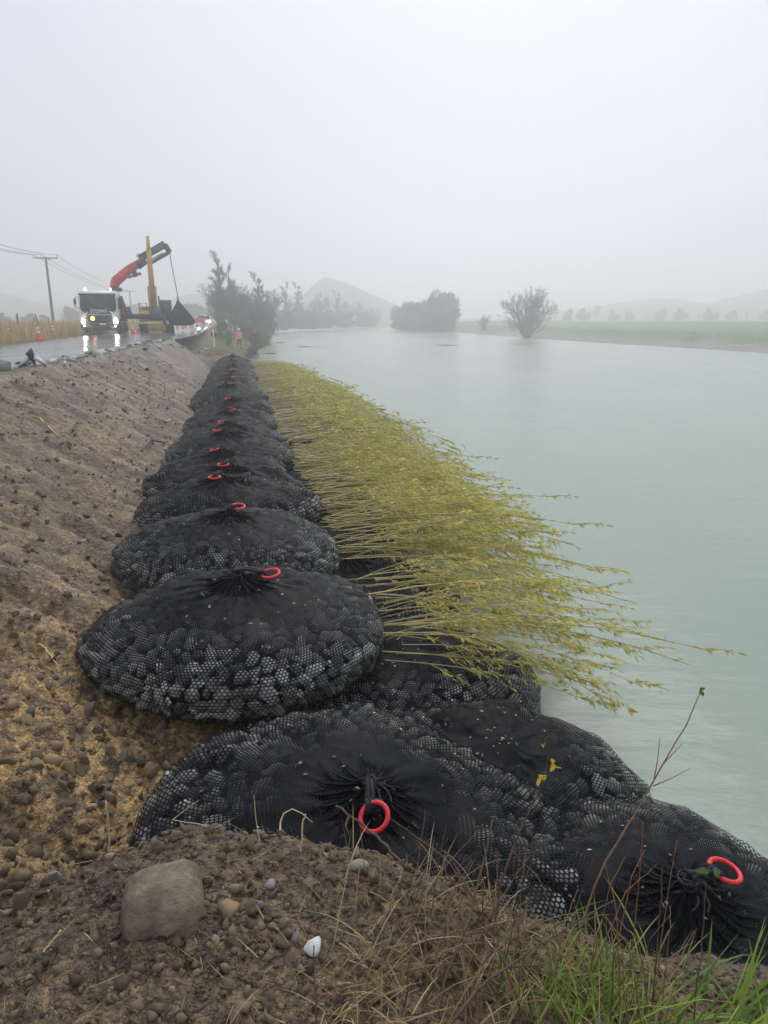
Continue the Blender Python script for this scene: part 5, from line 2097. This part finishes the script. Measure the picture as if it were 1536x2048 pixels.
def tree(name, proto, u, v, t, h, h0, label, group=None, wide=1.0, z=None, rz=None, names=('trunk', 'crown'), cat='tree'):
    p = at_t(u, v, t)
    zz = gz(p[0], p[1]) if z is None else z
    e = empty(name, (p[0], p[1], zz), random.uniform(0, 6.28) if rz is None else rz, label, cat, group)
    s = h / h0
    e.scale = (s * wide, s * wide, s)
    link(names[0], proto[0], None, e)
    link(names[1], proto[1], None, e)
    return e


# bare trees on the near bank beyond the bag row
for q, (key, u, t, hpx, wd, lb) in enumerate([
        ('poplar_a', 449, 88, 136, 1.15, 'tallest bare poplar of the near bank group, leftmost peak'), ('poplar_b', 472, 92, 122, 1.15, 'bare poplar just right of the tallest one'),
        ('round_a', 462, 84, 92, 1.0, 'bare round tree at the left edge of the near bank group'), ('round_b', 494, 90, 104, .95, 'bare round tree in the middle of the near bank group'),
        ('poplar_a', 526, 98, 118, 1.25, 'bare poplar standing apart at the right of the near bank group'), ('bush_b', 516, 84, 84, .8, 'bare bushy tree at the waters edge right of the worker'),
        ('bush_a', 538, 92, 62, .8, 'low bare bush overhanging the water at the tip of the near bank'), ('bush_b', 440, 86, 88, .95, 'bare bushy tree at the left foot of the tallest poplar'), ('bush_a', 484, 87, 96, .85, 'bare bushy tree below the second poplar'), ('bush_b', 530, 95, 92, .95, 'bare bushy tree below the right poplar'), ('round_a', 505, 102, 96, .9, 'bare round tree behind the middle of the near bank group')]):
    h = hpx * .93 / 1420 * t
    tree('bare_tree', TREE[key], u, 686, t, h, {'p': 10, 'r': 9, 'b': 7}[key[0]], lb, 'bare trees on the near bank', wd)
# row of trees along the bend, fading in the rain
NM = ['first', 'second', 'third', 'fourth', 'fifth', 'sixth', 'seventh', 'eighth', 'ninth', 'tenth', 'eleventh', 'twelfth', 'thirteenth', 'fourteenth', 'fifteenth']
rs = np.random.default_rng(5)
for q, (u, vt, t) in enumerate([(556, 588, 150), (572, 579, 160), (590, 602, 165), (602, 580, 172), (622, 594, 178), (641, 598, 184), (658, 592, 190), (678, 596, 196), (697, 600, 204), (716, 606, 212), (737, 616, 222), (752, 628, 232)]):
    key = ('poplar_b', 'poplar_a', 'round_b', 'poplar_a', 'round_a', 'poplar_b', 'round_b', 'poplar_a', 'round_a', 'round_b', 'round_a', 'bush_b')[q]
    h = (657 - vt) / 1420 * t
    tree('bend_tree', TREE[key], u, 657, t, h, {'p': 10, 'r': 9, 'b': 7}[key[0]], 'hazy bare tree, %s from the left in the row along the river bend' % NM[q], 'trees along the river bend', 1.35 if key[0] == 'p' else 1.0, z=.6)
for q, (u, t) in enumerate([(570, 158), (612, 172), (650, 186), (690, 198), (728, 212)]):
    tree('bend_bush', LEAFY[q % 3], u, 657, t, 4.4, 8, 'hazy low bush, %s from the left under the river bend trees' % NM[q], 'low bushes along the river bend', 1.3, z=.5)
# far bank willows
for q, (k, u, t, hpx, wd, lb) in enumerate([(0, 800, 182, 46, .85, 'low rounded bushy willow at the left tip of the far bank clump'), (1, 822, 172, 56, .75, 'rounded bushy willow with a flat top, second from the left on the far bank'),
                                            (2, 862, 164, 68, .75, 'big bushy willow in the middle of the far bank clump'), (0, 884, 160, 80, .72, 'tallest bushy willow of the far bank clump'), (1, 846, 170, 44, .9, 'low bushy willow filling the front of the far bank clump')]):
    tree('bushy_willow', LEAFY[k], u, 664, t, hpx / 1420 * t, 8, lb, 'bushy willows on the far bank', wd, z=.1)
tree('bare_tree', TREE['round_b'], 902, 664, 158, 82 / 1420 * 158, 9, 'bare spreading tree at the right edge of the far bank clump', None, 1.05, z=.1)
tree('bare_bush', TREE['bush_b'], 968, 655, 150, 30 / 1420 * 150, 7, 'small bare bush standing alone between the two far bank tree groups', None, 1.0)
tree('bare_tree', TREE['bush_a'], 1054, 672, 112, 92 / 1420 * 112, 7, 'big bare fan shaped tree standing alone on the far bank', None, 1.1, z=-.25)
for q, (u, hp, t) in enumerate([(1110, 40, 260), (1136, 22, 270), (1165, 26, 280), (1190, 34, 285), (1228, 22, 300), (1258, 18, 300), (1292, 16, 310), (1322, 22, 300), (1360, 26, 280), (1398, 18, 290), (1420, 26, 270), (1462, 20, 280), (1495, 18, 290), (1530, 20, 290)]):
    pr = HEDGE[q % 2] if q % 3 else TREE['round_a']
    tree('field_tree', pr, u, 640, t, hp / 1420 * t, 4 if q % 3 else 9, 'faint far tree, %s from the left behind the far field' % (NM + ['x'])[q] if q < 14 else '', 'faint trees behind the far field', .8, z=2.0)
# hedge and scrub far behind the road on the left
for q, (u, hp, t) in enumerate([(6, 22, 150), (34, 18, 160), (58, 20, 170), (88, 16, 165), (128, 20, 175), (148, 30, 190), (280, 36, 230), (346, 30, 200), (368, 38, 180), (392, 34, 190), (412, 30, 170)]):
    pr = HEDGE[q % 2] if q % 3 != 1 else TREE['round_b']
    tree('hedge_tree', pr, u, 646, t, hp / 1420 * t, 4 if q % 3 != 1 else 9, 'faint scrub tree, %s from the left behind the road' % NM[q], 'faint scrub behind the road', 1.1, z=1.9)
# shrubs and tussocks round the end of the row
for q, (k, u, v, t, h, lb) in enumerate([(0, 508, 692, 66, 1.9, 'dark green shrub right behind the worker'), (1, 445, 664, 70, 2.0, 'dark shrub behind the sign post at the foot of the bare trees'), (2, 500, 708, 56, 1.2, 'green shrub at the waters edge right of the last bag'),
                                         (1, 455, 676, 60, .8, 'low green shrub left of the worker'), (2, 492, 664, 76, 2.3, 'tall grey green shrub above the worker'), (0, 525, 690, 76, 1.4, 'shrub on the point right of the worker')]):
    tree('shrub', SHR[k], u, v, t, h, 2.2, lb, None, .8, names=('stem', 'foliage'), cat='shrub')
g = np.random.default_rng(14)
t_ = g.uniform(41, 88, 5200)
X_, Y_ = (g.uniform(425, 545, 5200) - 768) / 1420 * t_, t_ * 1.03
ok_ = river_dist(X_, Y_) > -.3
pts = np.stack([X_[ok_], Y_[ok_]], -1)
grass_stuff('bank_grass', 'palegrass', pts, 0, 3, (.25, .75), (.010, .022), (.1, .35), (.2, .9), 21, 'pale green rough grass on the bank beyond the row of bags')
pts = []
while len(pts) < 7500:
    y = g.uniform(20, 120)
    lf, _ = road_edges(np.array([y]))
    x = lf[0] - .7 - 16 * g.uniform() ** 1.6
    if -.62 < x / y:
        pts.append((x, y))
grass_stuff('verge_grass', 'tangrass', pts, 0, 3, (.35, 1.15), (.012, .03), (.05, .25), (.1, .7), 22, 'tall tan dead grass along the left verge of the road')
# fence posts on the verge
for q, (u, v, t, hh, tl) in enumerate([(36, 652, 55, 1.5, .02), (82, 650, 58, 1.5, -.25), (70, 650, 62, 1.2, 0), (98, 650, 66, 1.2, 0)]):
    p = at_t(u, v, t)
    z0 = gz(p[0], p[1])
    e = MB().box((0, 0, hh / 2), (.11, .11, hh), (0, 0, 0), .01).build('fence_post', M['timber'], None)
    e.location = (p[0], p[1], z0)
    e.rotation_euler = (0, tl, .3)
    tag(e, ['weathered fence post above the leftmost cone', 'leaning fence post just right of the nearest cone', 'short fence post left of the leaning one', 'short fence post left of the near power pole'][q], 'fence post', 'fence posts on the verge')
# rough grass along the top of the far bank and floating sticks
t_ = g.uniform(55, 190, 30000)
X_, Y_ = (g.uniform(880, 1580, 30000) - 768) / 1420 * t_, t_ * 1.03
D_ = river_dist(X_, Y_)
ok_ = (D_ > 6.2) & (D_ < 11)
pts = np.stack([X_[ok_], Y_[ok_]], -1)[:3500]
grass_stuff('far_bank_grass', 'shrub', pts, 0, 3, (.10, .28), (.015, .04), (.3, .6), (.2, .9), 23, 'dark rough grass along the top of the far bank')
for q, (u, v, ln) in enumerate([(894, 691, 1.6), (608, 694, 1.2), (560, 686, .8), (540, 708, .7)]):
    p = at_z(u, v, 0)
    o = MB().tube([(-ln, 0, -.03), (-.2, .08, .05), (.3, .0, .04), (ln, .1, -.02)], [.03, .06, .06, .02], 6).build('driftwood', M['twig'], None, True)
    o.location = (p[0], p[1], 0)
    tag(o, ['dark driftwood log floating in mid river before the far bank clump', 'thin dark driftwood in the river nearest the willow strip tip', 'driftwood branch off the tip of the near bank', 'small driftwood piece beside the end of the willow strip'][q], 'driftwood')

HAZE_D = .0049

# ---------------------------------------------------------------- rain haze
hz = bpy.data.materials.new('rain_haze')
hz.use_nodes = True
hn = hz.node_tree
hn.nodes.clear()
pv = hn.nodes.new('ShaderNodeVolumePrincipled')
pv.inputs['Color'].default_value = (1.0, 1.0, 1.0, 1)
pv.inputs['Density'].default_value = HAZE_D
pv.inputs['Anisotropy'].default_value = .7
ho = hn.nodes.new('ShaderNodeOutputMaterial')
hn.links.new(pv.outputs[0], ho.inputs['Volume'])
bm = bmesh.new()
bmesh.ops.create_cube(bm, size=1)
me = bpy.data.meshes.new('haze')
bm.to_mesh(me)
bm.free()
me.materials.append(hz)
o = bpy.data.objects.new('haze', me)
COL.objects.link(o)
o.scale = (1420, 1420, 36)
o.location = (0, 0, 15)
o['kind'] = 'stuff'
o['label'] = 'pale rain haze over the river'
